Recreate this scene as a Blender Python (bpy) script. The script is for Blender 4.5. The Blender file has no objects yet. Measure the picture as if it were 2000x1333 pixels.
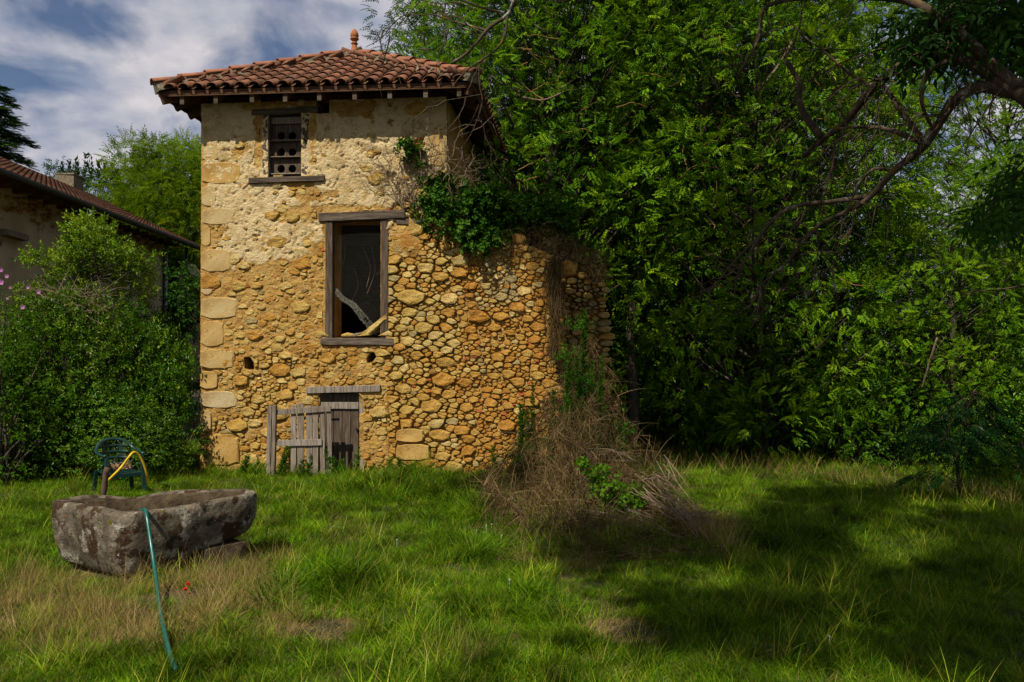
import bpy, math, random
import numpy as np
from mathutils import Vector, Matrix
random.seed(7); rng = np.random.default_rng(11)
R = math.radians
scene = bpy.context.scene
COL = scene.collection
# ------------------------------------------------------------------ camera, world, sun
F = 1550.0; EYE = 1.70; PITCH = math.atan(18.5 / F)
cam_d = bpy.data.cameras.new('camera'); cam = bpy.data.objects.new('camera', cam_d); COL.objects.link(cam)
cam_d.sensor_width = 36; cam_d.lens = F / 2000 * 36; cam_d.clip_end = 3000; cam_d.clip_start = 0.05
cam.location = (0, 0, EYE); cam.rotation_euler = (math.pi / 2 + PITCH, 0, 0)
scene.camera = cam
SUN_EL = 52.5
SH = Vector((-0.50, -0.866)).normalized()                     # horizontal direction towards the sun
SUNV = Vector((SH.x * math.cos(R(SUN_EL)), SH.y * math.cos(R(SUN_EL)), math.sin(R(SUN_EL))))
sd = bpy.data.lights.new('sun', 'SUN'); so = bpy.data.objects.new('sun', sd); COL.objects.link(so)
sd.energy = 5.0; sd.angle = R(0.53); sd.color = (1.0, 0.93, 0.80)
so.rotation_euler = SUNV.to_track_quat('Z', 'Y').to_euler()
so.location = (-20, -20, 30)
scene.view_settings.view_transform = 'Standard'; scene.view_settings.look = 'None'
scene.view_settings.exposure = 0.34; scene.view_settings.gamma = 1.0; scene.view_settings.use_curve_mapping = False
world = bpy.data.worlds.new('World'); scene.world = world; world.use_nodes = True
wn = world.node_tree; wn.nodes.clear()
def wnode(t, **k):
    n = wn.nodes.new(t)
    for a, b in k.items(): setattr(n, a, b)
    return n
sky = wnode('ShaderNodeTexSky', sky_type='NISHITA', sun_disc=False, sun_elevation=R(SUN_EL),
            sun_rotation=math.atan2(SH.x, SH.y) % (2 * math.pi), air_density=1.0, dust_density=1.2, ozone_density=2.0)
tc = wnode('ShaderNodeTexCoord'); sep = wnode('ShaderNodeSeparateXYZ')
wn.links.new(tc.outputs['Generated'], sep.inputs[0])
ad = wnode('ShaderNodeMath', operation='ADD'); ad.inputs[1].default_value = 0.34
mx = wnode('ShaderNodeMath', operation='MAXIMUM'); mx.inputs[1].default_value = 0.02
wn.links.new(sep.outputs[2], mx.inputs[0]); wn.links.new(mx.outputs[0], ad.inputs[0])
dv = wnode('ShaderNodeVectorMath', operation='DIVIDE'); cb = wnode('ShaderNodeCombineXYZ')
for i in range(3): wn.links.new(ad.outputs[0], cb.inputs[i])
wn.links.new(tc.outputs['Generated'], dv.inputs[0]); wn.links.new(cb.outputs[0], dv.inputs[1])
mp = wnode('ShaderNodeMapping'); mp.inputs['Location'].default_value = (3.1, 0.35, 0); mp.inputs['Scale'].default_value = (1, 1.0, 0)
wn.links.new(dv.outputs[0], mp.inputs[0])
n1 = wnode('ShaderNodeTexNoise'); n1.inputs['Scale'].default_value = 4.0; n1.inputs['Detail'].default_value = 7; n1.inputs['Roughness'].default_value = 0.52; n1.inputs['Distortion'].default_value = 0.35
n2 = wnode('ShaderNodeTexNoise'); n2.inputs['Scale'].default_value = 7.0; n2.inputs['Detail'].default_value = 5
wn.links.new(mp.outputs[0], n1.inputs['Vector']); wn.links.new(mp.outputs[0], n2.inputs['Vector'])
cr = wnode('ShaderNodeValToRGB'); cr.color_ramp.elements[0].position = 0.37; cr.color_ramp.elements[0].color = (.08, .08, .08, 1)
cr.color_ramp.elements[1].position = 0.52; cr.color_ramp.elements[1].color = (.95, .95, .95, 1)
wn.links.new(n1.outputs[0], cr.inputs[0])
cc = wnode('ShaderNodeValToRGB'); cc.color_ramp.elements[0].position = 0.36; cc.color_ramp.elements[0].color = (4.8, 5.5, 7.3, 1)
cc.color_ramp.elements[1].position = 0.66; cc.color_ramp.elements[1].color = (11.4, 10.7, 10.9, 1)
wn.links.new(n2.outputs[0], cc.inputs[0])
CLOUD = cc
ms = wnode('ShaderNodeMixRGB', blend_type='MULTIPLY'); ms.inputs[0].default_value = 1.0; ms.inputs[2].default_value = (.80, .93, 1.10, 1)
wn.links.new(sky.outputs[0], ms.inputs[1])
mc = wnode('ShaderNodeMixRGB'); wn.links.new(cr.outputs[0], mc.inputs[0]); wn.links.new(ms.outputs[0], mc.inputs[1]); wn.links.new(cc.outputs[0], mc.inputs[2])
bg = wnode('ShaderNodeBackground'); bg.inputs[1].default_value = 0.050
wo = wnode('ShaderNodeOutputWorld'); wn.links.new(mc.outputs[0], bg.inputs[0]); wn.links.new(bg.outputs[0], wo.inputs[0])
try:
    scene.cycles.max_bounces = 6; scene.cycles.diffuse_bounces = 2; scene.cycles.transparent_max_bounces = 8
except Exception: pass

# ------------------------------------------------------------------ helpers
def hsh(ix, iy, iz):
    n = (ix * 374761393 + iy * 668265263 + iz * 2147483647 + 1013904223).astype(np.int64) & 0xffffffff
    n = ((n ^ (n >> 13)) * 1274126177) & 0xffffffff
    n = ((n ^ (n >> 15)) * 2246822519) & 0xffffffff
    return ((n ^ (n >> 16)) & 0xffffff) / float(0xffffff)
def vn(x, y, z=0.0):
    x, y, z = np.broadcast_arrays(np.asarray(x, float), np.asarray(y, float), np.asarray(z, float))
    fx, fy, fz = np.floor(x), np.floor(y), np.floor(z)
    tx, ty, tz = x - fx, y - fy, z - fz
    ix, iy, iz = fx.astype(np.int64), fy.astype(np.int64), fz.astype(np.int64)
    tx, ty, tz = [t * t * (3 - 2 * t) for t in (tx, ty, tz)]
    r = 0
    for a in (0, 1):
        for b in (0, 1):
            for c in (0, 1):
                r = r + hsh(ix + a, iy + b, iz + c) * (tx if a else 1 - tx) * (ty if b else 1 - ty) * (tz if c else 1 - tz)
    return r * 2 - 1
def fbm(x, y, z=0.0, o=4, g=0.5):
    s = 0; a = 1; n = 0
    for i in range(o):
        f = 2.03 ** i
        s = s + a * vn(x * f + 17.3 * i, y * f - 9.1 * i, np.asarray(z) * f + 3.7 * i); n += a; a *= g
    return s / n
def sst(a, b, x):
    t = np.clip((x - a) / (b - a), 0, 1); return t * t * (3 - 2 * t)
def ray(px, py):
    d = Vector(((px - 1000) / F, 1.0, -(py - 666.5) / F))
    c, s = math.cos(PITCH), math.sin(PITCH)
    return Vector((d.x, d.y * c - d.z * s, d.y * s + d.z * c))
def P(px, py, Y):
    r = ray(px, py); t = Y / r.y
    return Vector((r.x * t, Y, EYE + r.z * t))
def gz(x, y):
    x = np.asarray(x, float); y = np.asarray(y, float)
    z = -0.036 * np.clip(y - 5, 0, 14) - 0.03 * np.clip(x - 1, 0, 14)
    return z + 0.035 * fbm(x * .7, y * .7, 0.3, 3) + 0.05 * fbm(x * 2.6, y * 2.6, 2.3, 2)
def GP(px, py):                                               # where a ray meets the ground
    z = 0.0
    for _ in range(12):
        r = ray(px, py); t = (z - EYE) / r.z
        x, y = r.x * t, r.y * t; z = float(gz(x, y))
    return Vector((x, y, z))
def projpx(v):                                                # numpy (n,3) -> pixels of the 2000 wide picture
    v = np.asarray(v, float); c, s = math.cos(PITCH), math.sin(PITCH)
    X = v[:, 0]; Y = v[:, 1] * c + (v[:, 2] - EYE) * s; Z = -v[:, 1] * s + (v[:, 2] - EYE) * c
    Ys = np.where(Y > .05, Y, .05)
    return 1000 + F * X / Ys, 666.5 - F * Z / Ys, Y
def nmesh(name, V, Fc, mat=None, rnd=None, smooth=False):
    V = np.ascontiguousarray(V, dtype=np.float32); Fc = np.ascontiguousarray(Fc, dtype=np.int32)
    me = bpy.data.meshes.new(name); k = Fc.shape[1]; n = len(Fc)
    me.vertices.add(len(V)); me.vertices.foreach_set('co', V.ravel())
    me.loops.add(n * k); me.loops.foreach_set('vertex_index', Fc.ravel())
    me.polygons.add(n); me.polygons.foreach_set('loop_start', np.arange(0, n * k, k, dtype=np.int32))
    me.polygons.foreach_set('use_smooth', np.full(n, smooth, dtype=bool))
    if rnd is not None:
        at = me.attributes.new('rnd', 'FLOAT', 'POINT'); at.data.foreach_set('value', np.asarray(rnd, dtype=np.float32))
    me.update(calc_edges=True)
    if mat: me.materials.append(mat)
    return me
def link(name, me, parent=None, loc=(0, 0, 0), rot=(0, 0, 0)):
    o = bpy.data.objects.new(name, me); COL.objects.link(o); o.location = loc; o.rotation_euler = rot
    if parent: o.parent = parent
    return o
def tag(o, label=None, cat=None, group=None, kind=None):
    if label: o['label'] = label
    if cat: o['category'] = cat
    if group: o['group'] = group
    if kind: o['kind'] = kind
    return o
def empty(name, loc=(0, 0, 0), rz=0.0):
    o = bpy.data.objects.new(name, None); COL.objects.link(o); o.location = loc; o.rotation_euler = (0, 0, rz)
    o.empty_display_size = .2
    return o
class MB:
    def __init__(s): s.v = []; s.f = []; s.r = []; s.cur = 0.5
    def add(s, vs, fs):
        b = len(s.v); s.v.extend([tuple(v) for v in vs]); s.f.extend([tuple(i + b for i in f) for f in fs]); s.r.extend([s.cur] * len(vs)); return b
    def box(s, a, b, jit=0.0):
        x0, y0, z0 = a; x1, y1, z1 = b
        vs = [(x0, y0, z0), (x1, y0, z0), (x1, y1, z0), (x0, y1, z0), (x0, y0, z1), (x1, y0, z1), (x1, y1, z1), (x0, y1, z1)]
        if jit: vs = [tuple(c + random.uniform(-jit, jit) for c in v) for v in vs]
        s.add(vs, [(0, 3, 2, 1), (4, 5, 6, 7), (0, 1, 5, 4), (1, 2, 6, 5), (2, 3, 7, 6), (3, 0, 4, 7)])
    def beam(s, p, q, w, h, up=(0, 0, 1), seg=1, wob=0.0, bev=.12):      # a timber from p to q, slightly worn
        p = Vector(p); q = Vector(q); d = (q - p); L = d.length; d.normalize(); up = Vector(up)
        x = d.cross(up).normalized(); y = x.cross(d).normalized()
        rings = []
        prof = [(-1, -1 + bev), (-1 + bev, -1), (1 - bev, -1), (1, -1 + bev), (1, 1 - bev), (1 - bev, 1), (-1 + bev, 1), (-1, 1 - bev)]
        b = len(s.v); vs = []
        for i in range(seg + 1):
            t = i / seg; c = p.lerp(q, t) + (x * random.uniform(-wob, wob) + y * random.uniform(-wob, wob))
            k = 1 + random.uniform(-1, 1) * wob * 6
            for a, e in prof: vs.append(c + x * a * w / 2 * k + y * e * h / 2 * k + (x * random.uniform(-wob, wob) * .3 + y * random.uniform(-wob, wob) * .3))
        fs = []
        for i in range(seg):
            for j in range(8): fs.append((i * 8 + j, i * 8 + (j + 1) % 8, (i + 1) * 8 + (j + 1) % 8, (i + 1) * 8 + j))
        fs.append(tuple(range(7, -1, -1))); fs.append(tuple(seg * 8 + j for j in range(8)))
        s.add(vs, fs)
    def tube(s, pts, rad, n=6, cap=True, squash=1.0):
        pts = [Vector(p) for p in pts]; m = len(pts)
        if not hasattr(rad, '__len__'): rad = [rad] * m
        prev = None; vs = []
        for i, p in enumerate(pts):
            d = (pts[min(i + 1, m - 1)] - pts[max(i - 1, 0)])
            if d.length < 1e-9: d = Vector((0, 0, 1))
            d.normalize()
            if prev is None:
                a = d.cross(Vector((0, 0, 1)) if abs(d.z) < .9 else Vector((1, 0, 0))).normalized()
            else:
                a = (prev - d * prev.dot(d)).normalized()
            prev = a; b2 = d.cross(a)
            for j in range(n):
                an = 2 * math.pi * j / n; vs.append(p + (a * math.cos(an) + b2 * math.sin(an) * squash) * rad[i])
        fs = [(i * n + j, i * n + (j + 1) % n, (i + 1) * n + (j + 1) % n, (i + 1) * n + j) for i in range(m - 1) for j in range(n)]
        if cap: fs.append(tuple(range(n - 1, -1, -1))); fs.append(tuple((m - 1) * n + j for j in range(n)))
        s.add(vs, fs)
    def lathe(s, prof, c=(0, 0, 0), n=20):
        vs = [(c[0] + r * math.cos(2 * math.pi * j / n), c[1] + r * math.sin(2 * math.pi * j / n), c[2] + z) for r, z in prof for j in range(n)]
        fs = [(i * n + j, i * n + (j + 1) % n, (i + 1) * n + (j + 1) % n, (i + 1) * n + j) for i in range(len(prof) - 1) for j in range(n)]
        s.add(vs, fs)
    def mesh(s, name, mat, smooth=False):
        me = bpy.data.meshes.new(name); me.from_pydata(s.v, [], s.f)
        if mat: me.materials.append(mat)
        if smooth: me.polygons.foreach_set('use_smooth', [True] * len(me.polygons))
        at = me.attributes.new('rnd', 'FLOAT', 'POINT'); at.data.foreach_set('value', s.r)
        me.update(); return me
    def build(s, name, mat, parent=None, loc=(0, 0, 0), smooth=False): return link(name, s.mesh(name, mat, smooth), parent, loc)
def bez(pts, n=8):                                             # Catmull-Rom through points
    pts = [Vector(p) for p in pts]; out = []
    for i in range(len(pts) - 1):
        p0 = pts[max(i - 1, 0)]; p1 = pts[i]; p2 = pts[i + 1]; p3 = pts[min(i + 2, len(pts) - 1)]
        for k in range(n):
            t = k / n
            out.append(.5 * ((2 * p1) + (p2 - p0) * t + (2 * p0 - 5 * p1 + 4 * p2 - p3) * t * t + (3 * p1 - p0 - 3 * p2 + p3) * t ** 3))
    out.append(pts[-1]); return out
def interp(a, n):
    return list(np.interp(np.linspace(0, 1, n), np.linspace(0, 1, len(a)), a))

# ------------------------------------------------------------------ materials
def newmat(name):
    m = bpy.data.materials.new(name); m.use_nodes = True; nt = m.node_tree
    return m, nt, nt.nodes['Principled BSDF']
def N(nt, t, **k):
    n = nt.nodes.new(t)
    for a, b in k.items():
        if a.startswith('i_'): n.inputs[int(a[2:]) if a[2:].isdigit() else a[2:]].default_value = b
        else: setattr(n, a, b)
    return n
def col4(c): return (c[0], c[1], c[2], 1)
def mat(name, cols, scale=4, rough=.9, bump=.4, bscale=60, spots=(), tint=None, orand=None, stretch=(1, 1, 1), dist=.02, spec=.2, world=False, metal=0, bdetail=8):
    """noise coloured surface; spots = [(colour, scale, threshold, softness)]; tint = [cols] picked by attribute rnd; orand picks by object random"""
    m, nt, bs = newmat(name); L = nt.links.new
    tcn = N(nt, 'ShaderNodeTexCoord'); mp = N(nt, 'ShaderNodeMapping'); mp.inputs['Scale'].default_value = stretch
    if world:
        ge = N(nt, 'ShaderNodeNewGeometry'); L(ge.outputs['Position'], mp.inputs[0])
    else: L(tcn.outputs['Object'], mp.inputs[0])
    oi = N(nt, 'ShaderNodeObjectInfo')
    if orand is not None and not world:
        ml = N(nt, 'ShaderNodeMath', operation='MULTIPLY', i_1=37.0); L(oi.outputs['Random'], ml.inputs[0])
        av = N(nt, 'ShaderNodeVectorMath', operation='ADD'); L(mp.outputs[0], av.inputs[0]); L(ml.outputs[0], av.inputs[1]); vec = av.outputs[0]
    else: vec = mp.outputs[0]
    no = N(nt, 'ShaderNodeTexNoise'); no.inputs['Scale'].default_value = scale; no.inputs['Detail'].default_value = 8; no.inputs['Roughness'].default_value = .6
    L(vec, no.inputs['Vector'])
    rp = N(nt, 'ShaderNodeValToRGB'); L(no.outputs[0], rp.inputs[0])
    el = rp.color_ramp.elements
    while len(el) < len(cols): el.new(.5)
    for i, c in enumerate(cols): el[i].position = .30 + .40 * i / max(1, len(cols) - 1); el[i].color = col4(c)
    out = rp.outputs[0]
    for tl, src in ((tint, 'a'), (orand, 'o')):
        if not tl: continue
        if src == 'a': s = N(nt, 'ShaderNodeAttribute', attribute_name='rnd').outputs['Fac']
        else: s = oi.outputs['Random']
        r2 = N(nt, 'ShaderNodeValToRGB'); e2 = r2.color_ramp.elements
        while len(e2) < len(tl): e2.new(.5)
        for i, c in enumerate(tl): e2[i].position = i / max(1, len(tl) - 1); e2[i].color = col4(c)
        L(s, r2.inputs[0])
        mm = N(nt, 'ShaderNodeMixRGB', blend_type='MULTIPLY'); mm.inputs[0].default_value = 1; L(out, mm.inputs[1]); L(r2.outputs[0], mm.inputs[2]); out = mm.outputs[0]
    for c, sc, th, sf in spots:
        ns = N(nt, 'ShaderNodeTexNoise'); ns.inputs['Scale'].default_value = sc; ns.inputs['Detail'].default_value = 6; ns.inputs['Roughness'].default_value = .65
        L(vec, ns.inputs['Vector'])
        mr = N(nt, 'ShaderNodeMapRange'); mr.inputs[1].default_value = th; mr.inputs[2].default_value = th + sf; L(ns.outputs[0], mr.inputs[0])
        mm = N(nt, 'ShaderNodeMixRGB'); L(mr.outputs[0], mm.inputs[0]); L(out, mm.inputs[1]); mm.inputs[2].default_value = col4(c); out = mm.outputs[0]
    L(out, bs.inputs['Base Color']); bs.inputs['Roughness'].default_value = rough; bs.inputs['Metallic'].default_value = metal
    bs.inputs['Specular IOR Level'].default_value = spec
    if bump:
        nb = N(nt, 'ShaderNodeTexNoise'); nb.inputs['Scale'].default_value = bscale; nb.inputs['Detail'].default_value = bdetail; nb.inputs['Roughness'].default_value = .65; L(vec, nb.inputs['Vector'])
        bm = N(nt, 'ShaderNodeBump'); bm.inputs['Strength'].default_value = bump; bm.inputs['Distance'].default_value = dist; L(nb.outputs[0], bm.inputs['Height']); L(bm.outputs[0], bs.inputs['Normal'])
    return m
def leafmat(name, cols, trans=.35, tcol=1.6, rough=.5, big=None, orand=.25, spec=.07, amp=(.72, 1.3)):
    m, nt, bs = newmat(name); L = nt.links.new
    at = N(nt, 'ShaderNodeAttribute', attribute_name='rnd')
    rp = N(nt, 'ShaderNodeValToRGB'); el = rp.color_ramp.elements
    while len(el) < len(cols): el.new(.5)
    for i, c in enumerate(cols): el[i].position = i / max(1, len(cols) - 1); el[i].color = col4(c)
    L(at.outputs['Fac'], rp.inputs[0]); out = rp.outputs[0]
    ge = N(nt, 'ShaderNodeNewGeometry'); no = N(nt, 'ShaderNodeTexNoise'); no.inputs['Scale'].default_value = big or .9; no.inputs['Detail'].default_value = 3
    L(ge.outputs['Position'], no.inputs['Vector'])
    mr = N(nt, 'ShaderNodeMapRange'); mr.inputs[1].default_value = .3; mr.inputs[2].default_value = .7; mr.inputs[3].default_value = amp[0]; mr.inputs[4].default_value = amp[1]; L(no.outputs[0], mr.inputs[0])
    oi = N(nt, 'ShaderNodeObjectInfo'); m2 = N(nt, 'ShaderNodeMapRange'); m2.inputs[3].default_value = 1 - orand; m2.inputs[4].default_value = 1 + orand; L(oi.outputs['Random'], m2.inputs[0])
    mu = N(nt, 'ShaderNodeMath', operation='MULTIPLY'); L(mr.outputs[0], mu.inputs[0]); L(m2.outputs[0], mu.inputs[1])
    hs = N(nt, 'ShaderNodeHueSaturation'); L(out, hs.inputs['Color']); L(mu.outputs[0], hs.inputs['Value']); out = hs.outputs[0]
    L(out, bs.inputs['Base Color']); bs.inputs['Roughness'].default_value = rough; bs.inputs['Specular IOR Level'].default_value = spec
    tr = N(nt, 'ShaderNodeBsdfTranslucent'); mu2 = N(nt, 'ShaderNodeMixRGB', blend_type='MULTIPLY'); mu2.inputs[0].default_value = 1
    mu2.inputs[2].default_value = (tcol * 1.05, tcol, tcol * .35, 1); L(out, mu2.inputs[1]); L(mu2.outputs[0], tr.inputs[0])
    mx = N(nt, 'ShaderNodeMixShader'); mx.inputs[0].default_value = trans; L(bs.outputs[0], mx.inputs[1]); L(tr.outputs[0], mx.inputs[2])
    L(mx.outputs[0], nt.nodes['Material Output'].inputs[0])
    return m
M = {}
M['stone'] = mat('golden_stone', [(.20, .110, .026), (.37, .235, .060), (.50, .36, .13)], scale=7, bump=.9, bscale=26, dist=.035,
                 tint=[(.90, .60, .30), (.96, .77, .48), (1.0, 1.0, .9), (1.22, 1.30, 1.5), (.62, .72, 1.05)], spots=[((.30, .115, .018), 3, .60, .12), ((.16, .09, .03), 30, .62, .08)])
M['quoin'] = mat('dressed_stone', [(.25, .15, .05), (.38, .27, .115), (.46, .37, .20)], scale=3.2, bump=.5, bscale=38, dist=.02,
                 tint=[(.98, .82, .52), (1.0, .98, .92), (1.0, 1.05, 1.2)], spots=[((.30, .14, .03), 3.5, .60, .12), ((.14, .08, .03), 18, .62, .05)])
M['mortar'] = mat('earth_mortar', [(.26, .13, .03), (.40, .235, .065), (.46, .30, .11)], scale=5, bump=1.0, bscale=30, dist=.04,
                  spots=[((.34, .15, .025), 1.6, .56, .12), ((.15, .09, .035), 40, .63, .08)])
M['plaster'] = mat('old_lime_plaster', [(.34, .225, .085), (.54, .41, .21), (.60, .47, .26)], scale=4.2, bump=1.0, bscale=34, dist=.035,
                   spots=[((.42, .26, .08), 5, .60, .06), ((.25, .16, .07), 28, .66, .06), ((.20, .14, .07), 1.6, .68, .08)])
M['brick'] = mat('red_brick', [(.30, .075, .025), (.46, .13, .04)], scale=20, bump=.5, bscale=60, orand=[(.7, .7, .7), (1.1, 1.05, 1)])
M['wood'] = mat('weathered_wood', [(.035, .024, .017), (.085, .062, .044), (.15, .12, .09)], scale=5, stretch=(7, 7, .7), bump=.8, bscale=22, dist=.012, orand=[(.8, .75, .7), (1.15, 1.15, 1.15)])
M['woodh'] = mat('weathered_beam', [(.035, .026, .019), (.09, .07, .052), (.17, .14, .11)], scale=5, stretch=(.7, 7, 7), bump=.8, bscale=22, dist=.012, orand=[(.8, .75, .7), (1.2, 1.2, 1.2)])
M['grey_wood'] = mat('silvered_wood', [(.10, .075, .055), (.21, .175, .14), (.31, .275, .23)], scale=5, stretch=(8, 8, .6), bump=.8, bscale=22, dist=.012, orand=[(.75, .7, .65), (1.1, 1.1, 1.1)])
M['darkwood'] = mat('brown_eaves_wood', [(.06, .028, .014), (.12, .06, .03)], scale=6, bump=.4, bscale=30, orand=[(.8, .8, .8), (1.1, 1.1, 1.1)])
M['dark'] = mat('sooty_interior', [(.022, .017, .012), (.045, .034, .022)], scale=6, bump=.6, bscale=14)  # near-black colour stands in for shade inside the tower
M['tile'] = mat('clay_tile', [(.10, .045, .027), (.175, .075, .042), (.25, .125, .07)], scale=9, bump=.5, bscale=50, dist=.01, rough=.85,
                orand=[(.60, .55, .50), (.9, .9, .9), (1.15, 1.05, .98)], spots=[((.14, .10, .065), 7, .56, .10), ((.33, .27, .17), 26, .68, .04)])
M['ridge'] = mat('clay_ridge_tile', [(.19, .072, .038), (.29, .12, .065)], scale=8, bump=.4, bscale=50, dist=.01, rough=.85,
                orand=[(.8, .75, .7), (1.1, 1.1, 1.1)], spots=[((.16, .12, .07), 9, .60, .06), ((.45, .38, .22), 22, .70, .04)])
M['pan'] = mat('clay_pan_tile', [(.14, .06, .035), (.22, .095, .05)], scale=9, bump=.5, bscale=50, spots=[((.07, .055, .035), 8, .5, .1)])
M['bed'] = mat('grey_hip_mortar', [(.12, .10, .065), (.24, .20, .13)], scale=12, bump=.9, bscale=40, dist=.03, spots=[((.05, .045, .03), 14, .58, .08)])
M['terracotta'] = mat('finial_clay', [(.24, .085, .035), (.33, .13, .05)], scale=14, bump=.5, bscale=50, spots=[((.35, .19, .03), 9, .56, .06)])
M['render2'] = mat('grey_house_render', [(.30, .24, .15), (.50, .43, .29)], scale=1.1, bump=.6, bscale=20, spots=[((.10, .055, .025), 1.7, .60, .1), ((.22, .13, .05), 4, .63, .08)])
M['zinc'] = mat('zinc', [(.045, .055, .055), (.08, .095, .095)], scale=6, bump=0, rough=.55, spec=.4)
M['zincl'] = mat('light_zinc_pipe', [(.22, .26, .30), (.30, .34, .38)], scale=6, bump=0, rough=.4, spec=.5)
M['trough'] = mat('lichened_trough_stone', [(.045, .034, .022), (.115, .092, .062), (.21, .18, .13)], scale=7, bump=1.0, bscale=24, dist=.03,
                  spots=[((.34, .31, .25), 4.5, .56, .06), ((.045, .022, .010), 5.2, .54, .05), ((.030, .026, .014), 11, .58, .05), ((.11, .095, .015), 9, .62, .04), ((.48, .46, .40), 26, .65, .03), ((.22, .09, .02), 8, .68, .03)])
M['moss'] = mat('mossy_trough_inside', [(.025, .016, .009), (.06, .042, .022), (.10, .075, .045)], scale=9, bump=1.0, bscale=24, dist=.03)  # darker brown for the basin's inner faces and the support stones
M['chair'] = mat('green_plastic', [(.003, .024, .020), (.005, .034, .028)], scale=3, bump=0, rough=.35, spec=.5)
M['hose'] = mat('teal_hose_rubber', [(.003, .065, .050), (.005, .10, .08)], scale=30, bump=0, rough=.3, spec=.5)
M['yhose'] = mat('yellow_hose_rubber', [(.52, .33, .008), (.62, .42, .02)], scale=12, bump=0, rough=.4)
M['black'] = mat('black_rubber', [(.008, .008, .01), (.02, .02, .02)], scale=12, bump=0, rough=.5)
M['rust'] = mat('rusty_metal', [(.05, .03, .022), (.12, .07, .045)], scale=14, bump=.4, bscale=50, rough=.8)
M['iron'] = mat('iron', [(.03, .028, .025), (.07, .06, .05)], scale=14, bump=.3, bscale=50, rough=.6, metal=.4)
M['wire'] = mat('galvanised_wire', [(.16, .155, .12), (.24, .23, .18)], scale=4, bump=0, rough=.6)
M['debris'] = mat('dry_debris', [(.12, .06, .03), (.32, .20, .12)], scale=30, bump=.5, bscale=50)
M['red'] = mat('red_petals', [(.55, .006, .006), (.75, .012, .01)], scale=30, bump=0, rough=.6)
M['white'] = mat('white_petals', [(.6, .6, .55), (.8, .8, .75)], scale=30, bump=0, rough=.7)
M['mauve'] = mat('mauve_petals', [(.22, .07, .19), (.34, .15, .29)], scale=20, bump=0, rough=.6)
M['bark'] = mat('ash_bark', [(.045, .033, .022), (.10, .08, .058)], scale=6, stretch=(3, 3, .7), bump=1.0, bscale=14, dist=.03, spots=[((.20, .185, .15), 5, .62, .08), ((.10, .085, .02), 3, .62, .1)])
M['limb'] = mat('lichened_limb_bark', [(.035, .025, .016), (.085, .060, .038)], scale=9, bump=1.0, bscale=26, dist=.015, spots=[((.26, .25, .21), 5.5, .60, .07), ((.13, .075, .018), 8, .58, .08)])
M['twig'] = mat('dry_twig', [(.09, .062, .036), (.20, .148, .095)], scale=9, bump=0, world=True)
M['yellowtwig'] = mat('ochre_lichened_twig', [(.12, .07, .02), (.25, .15, .04)], scale=9, bump=0, world=True)
M['ash_leaf'] = leafmat('ash_leaf', [(.013, .050, .002), (.044, .120, .003), (.105, .205, .005), (.18, .27, .008)], trans=.26)
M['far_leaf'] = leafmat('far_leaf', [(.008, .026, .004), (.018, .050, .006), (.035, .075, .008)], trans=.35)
M['dark_leaf'] = leafmat('near_dark_leaf', [(.012, .040, .005), (.022, .065, .008), (.035, .09, .01)], trans=.30)
M['shrub_leaf'] = leafmat('shrub_leaf', [(.014, .052, .002), (.042, .110, .003), (.10, .185, .006), (.18, .25, .010)], trans=.22, spec=.15, rough=.42)
M['bright_leaf'] = leafmat('locust_leaf', [(.045, .105, .003), (.10, .175, .005), (.19, .24, .008)], trans=.45)
M['conifer'] = leafmat('conifer_needles', [(.014, .048, .006), (.035, .090, .008), (.06, .125, .012)], trans=.1, rough=.6)
M['ivy'] = leafmat('ivy_leaf', [(.012, .050, .004), (.036, .100, .006), (.085, .165, .010)], trans=.2, rough=.55)
M['weed'] = leafmat('weed_leaf', [(.014, .060, .003), (.034, .100, .005), (.07, .15, .007)], trans=.35)
M['bramble'] = leafmat('bramble_leaf', [(.040, .110, .005), (.085, .18, .008)], trans=.4)
M['sumac'] = leafmat('drooping_leaf', [(.006, .036, .008), (.014, .065, .012), (.03, .095, .016)], trans=.3)
M['grass'] = leafmat('grass_blade', [(.012, .050, .001), (.046, .115, .002), (.115, .175, .004), (.26, .22, .035)], trans=.20, big=2.2, orand=.55, rough=.4, amp=(.45, 1.65))
M['straw'] = leafmat('straw_blade', [(.15, .10, .035), (.30, .21, .075), (.42, .32, .13)], trans=.2, big=1.3, tcol=1.1, orand=.3)
M['brush'] = leafmat('dead_stalk', [(.035, .022, .009), (.085, .054, .022), (.20, .135, .06)], trans=.1, big=1.5, tcol=1.1)
M['ground'] = mat('ground_soil', [(.018, .022, .008), (.035, .034, .012), (.10, .070, .03)], scale=1.3, bump=.8, bscale=9, dist=.05, world=True, spots=[((.17, .12, .06), .9, .60, .1)])
M['forest_floor'] = mat('far_ground', [(.018, .028, .008), (.04, .045, .014)], scale=.4, bump=0, world=True)

# ------------------------------------------------------------------ ground
xs = np.concatenate([np.linspace(-400, -14, 14), np.arange(-13, 14, .14), np.linspace(15, 400, 14)])
ys = np.concatenate([np.linspace(-300, -3, 10), np.arange(-2.5, 19, .14), np.linspace(20, 900, 16)])
X, Y = np.meshgrid(xs, ys)
Z = gz(X, Y); nx, ny = len(xs), len(ys)
idx = np.arange(nx * ny).reshape(ny, nx)
Fq = np.stack([idx[:-1, :-1], idx[:-1, 1:], idx[1:, 1:], idx[1:, :-1]], -1).reshape(-1, 4)
g = link('ground', nmesh('ground', np.stack([X, Y, Z], -1).reshape(-1, 3), Fq, M['ground'], smooth=True)); tag(g, kind='structure', label='uneven meadow ground under the grass')

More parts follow.
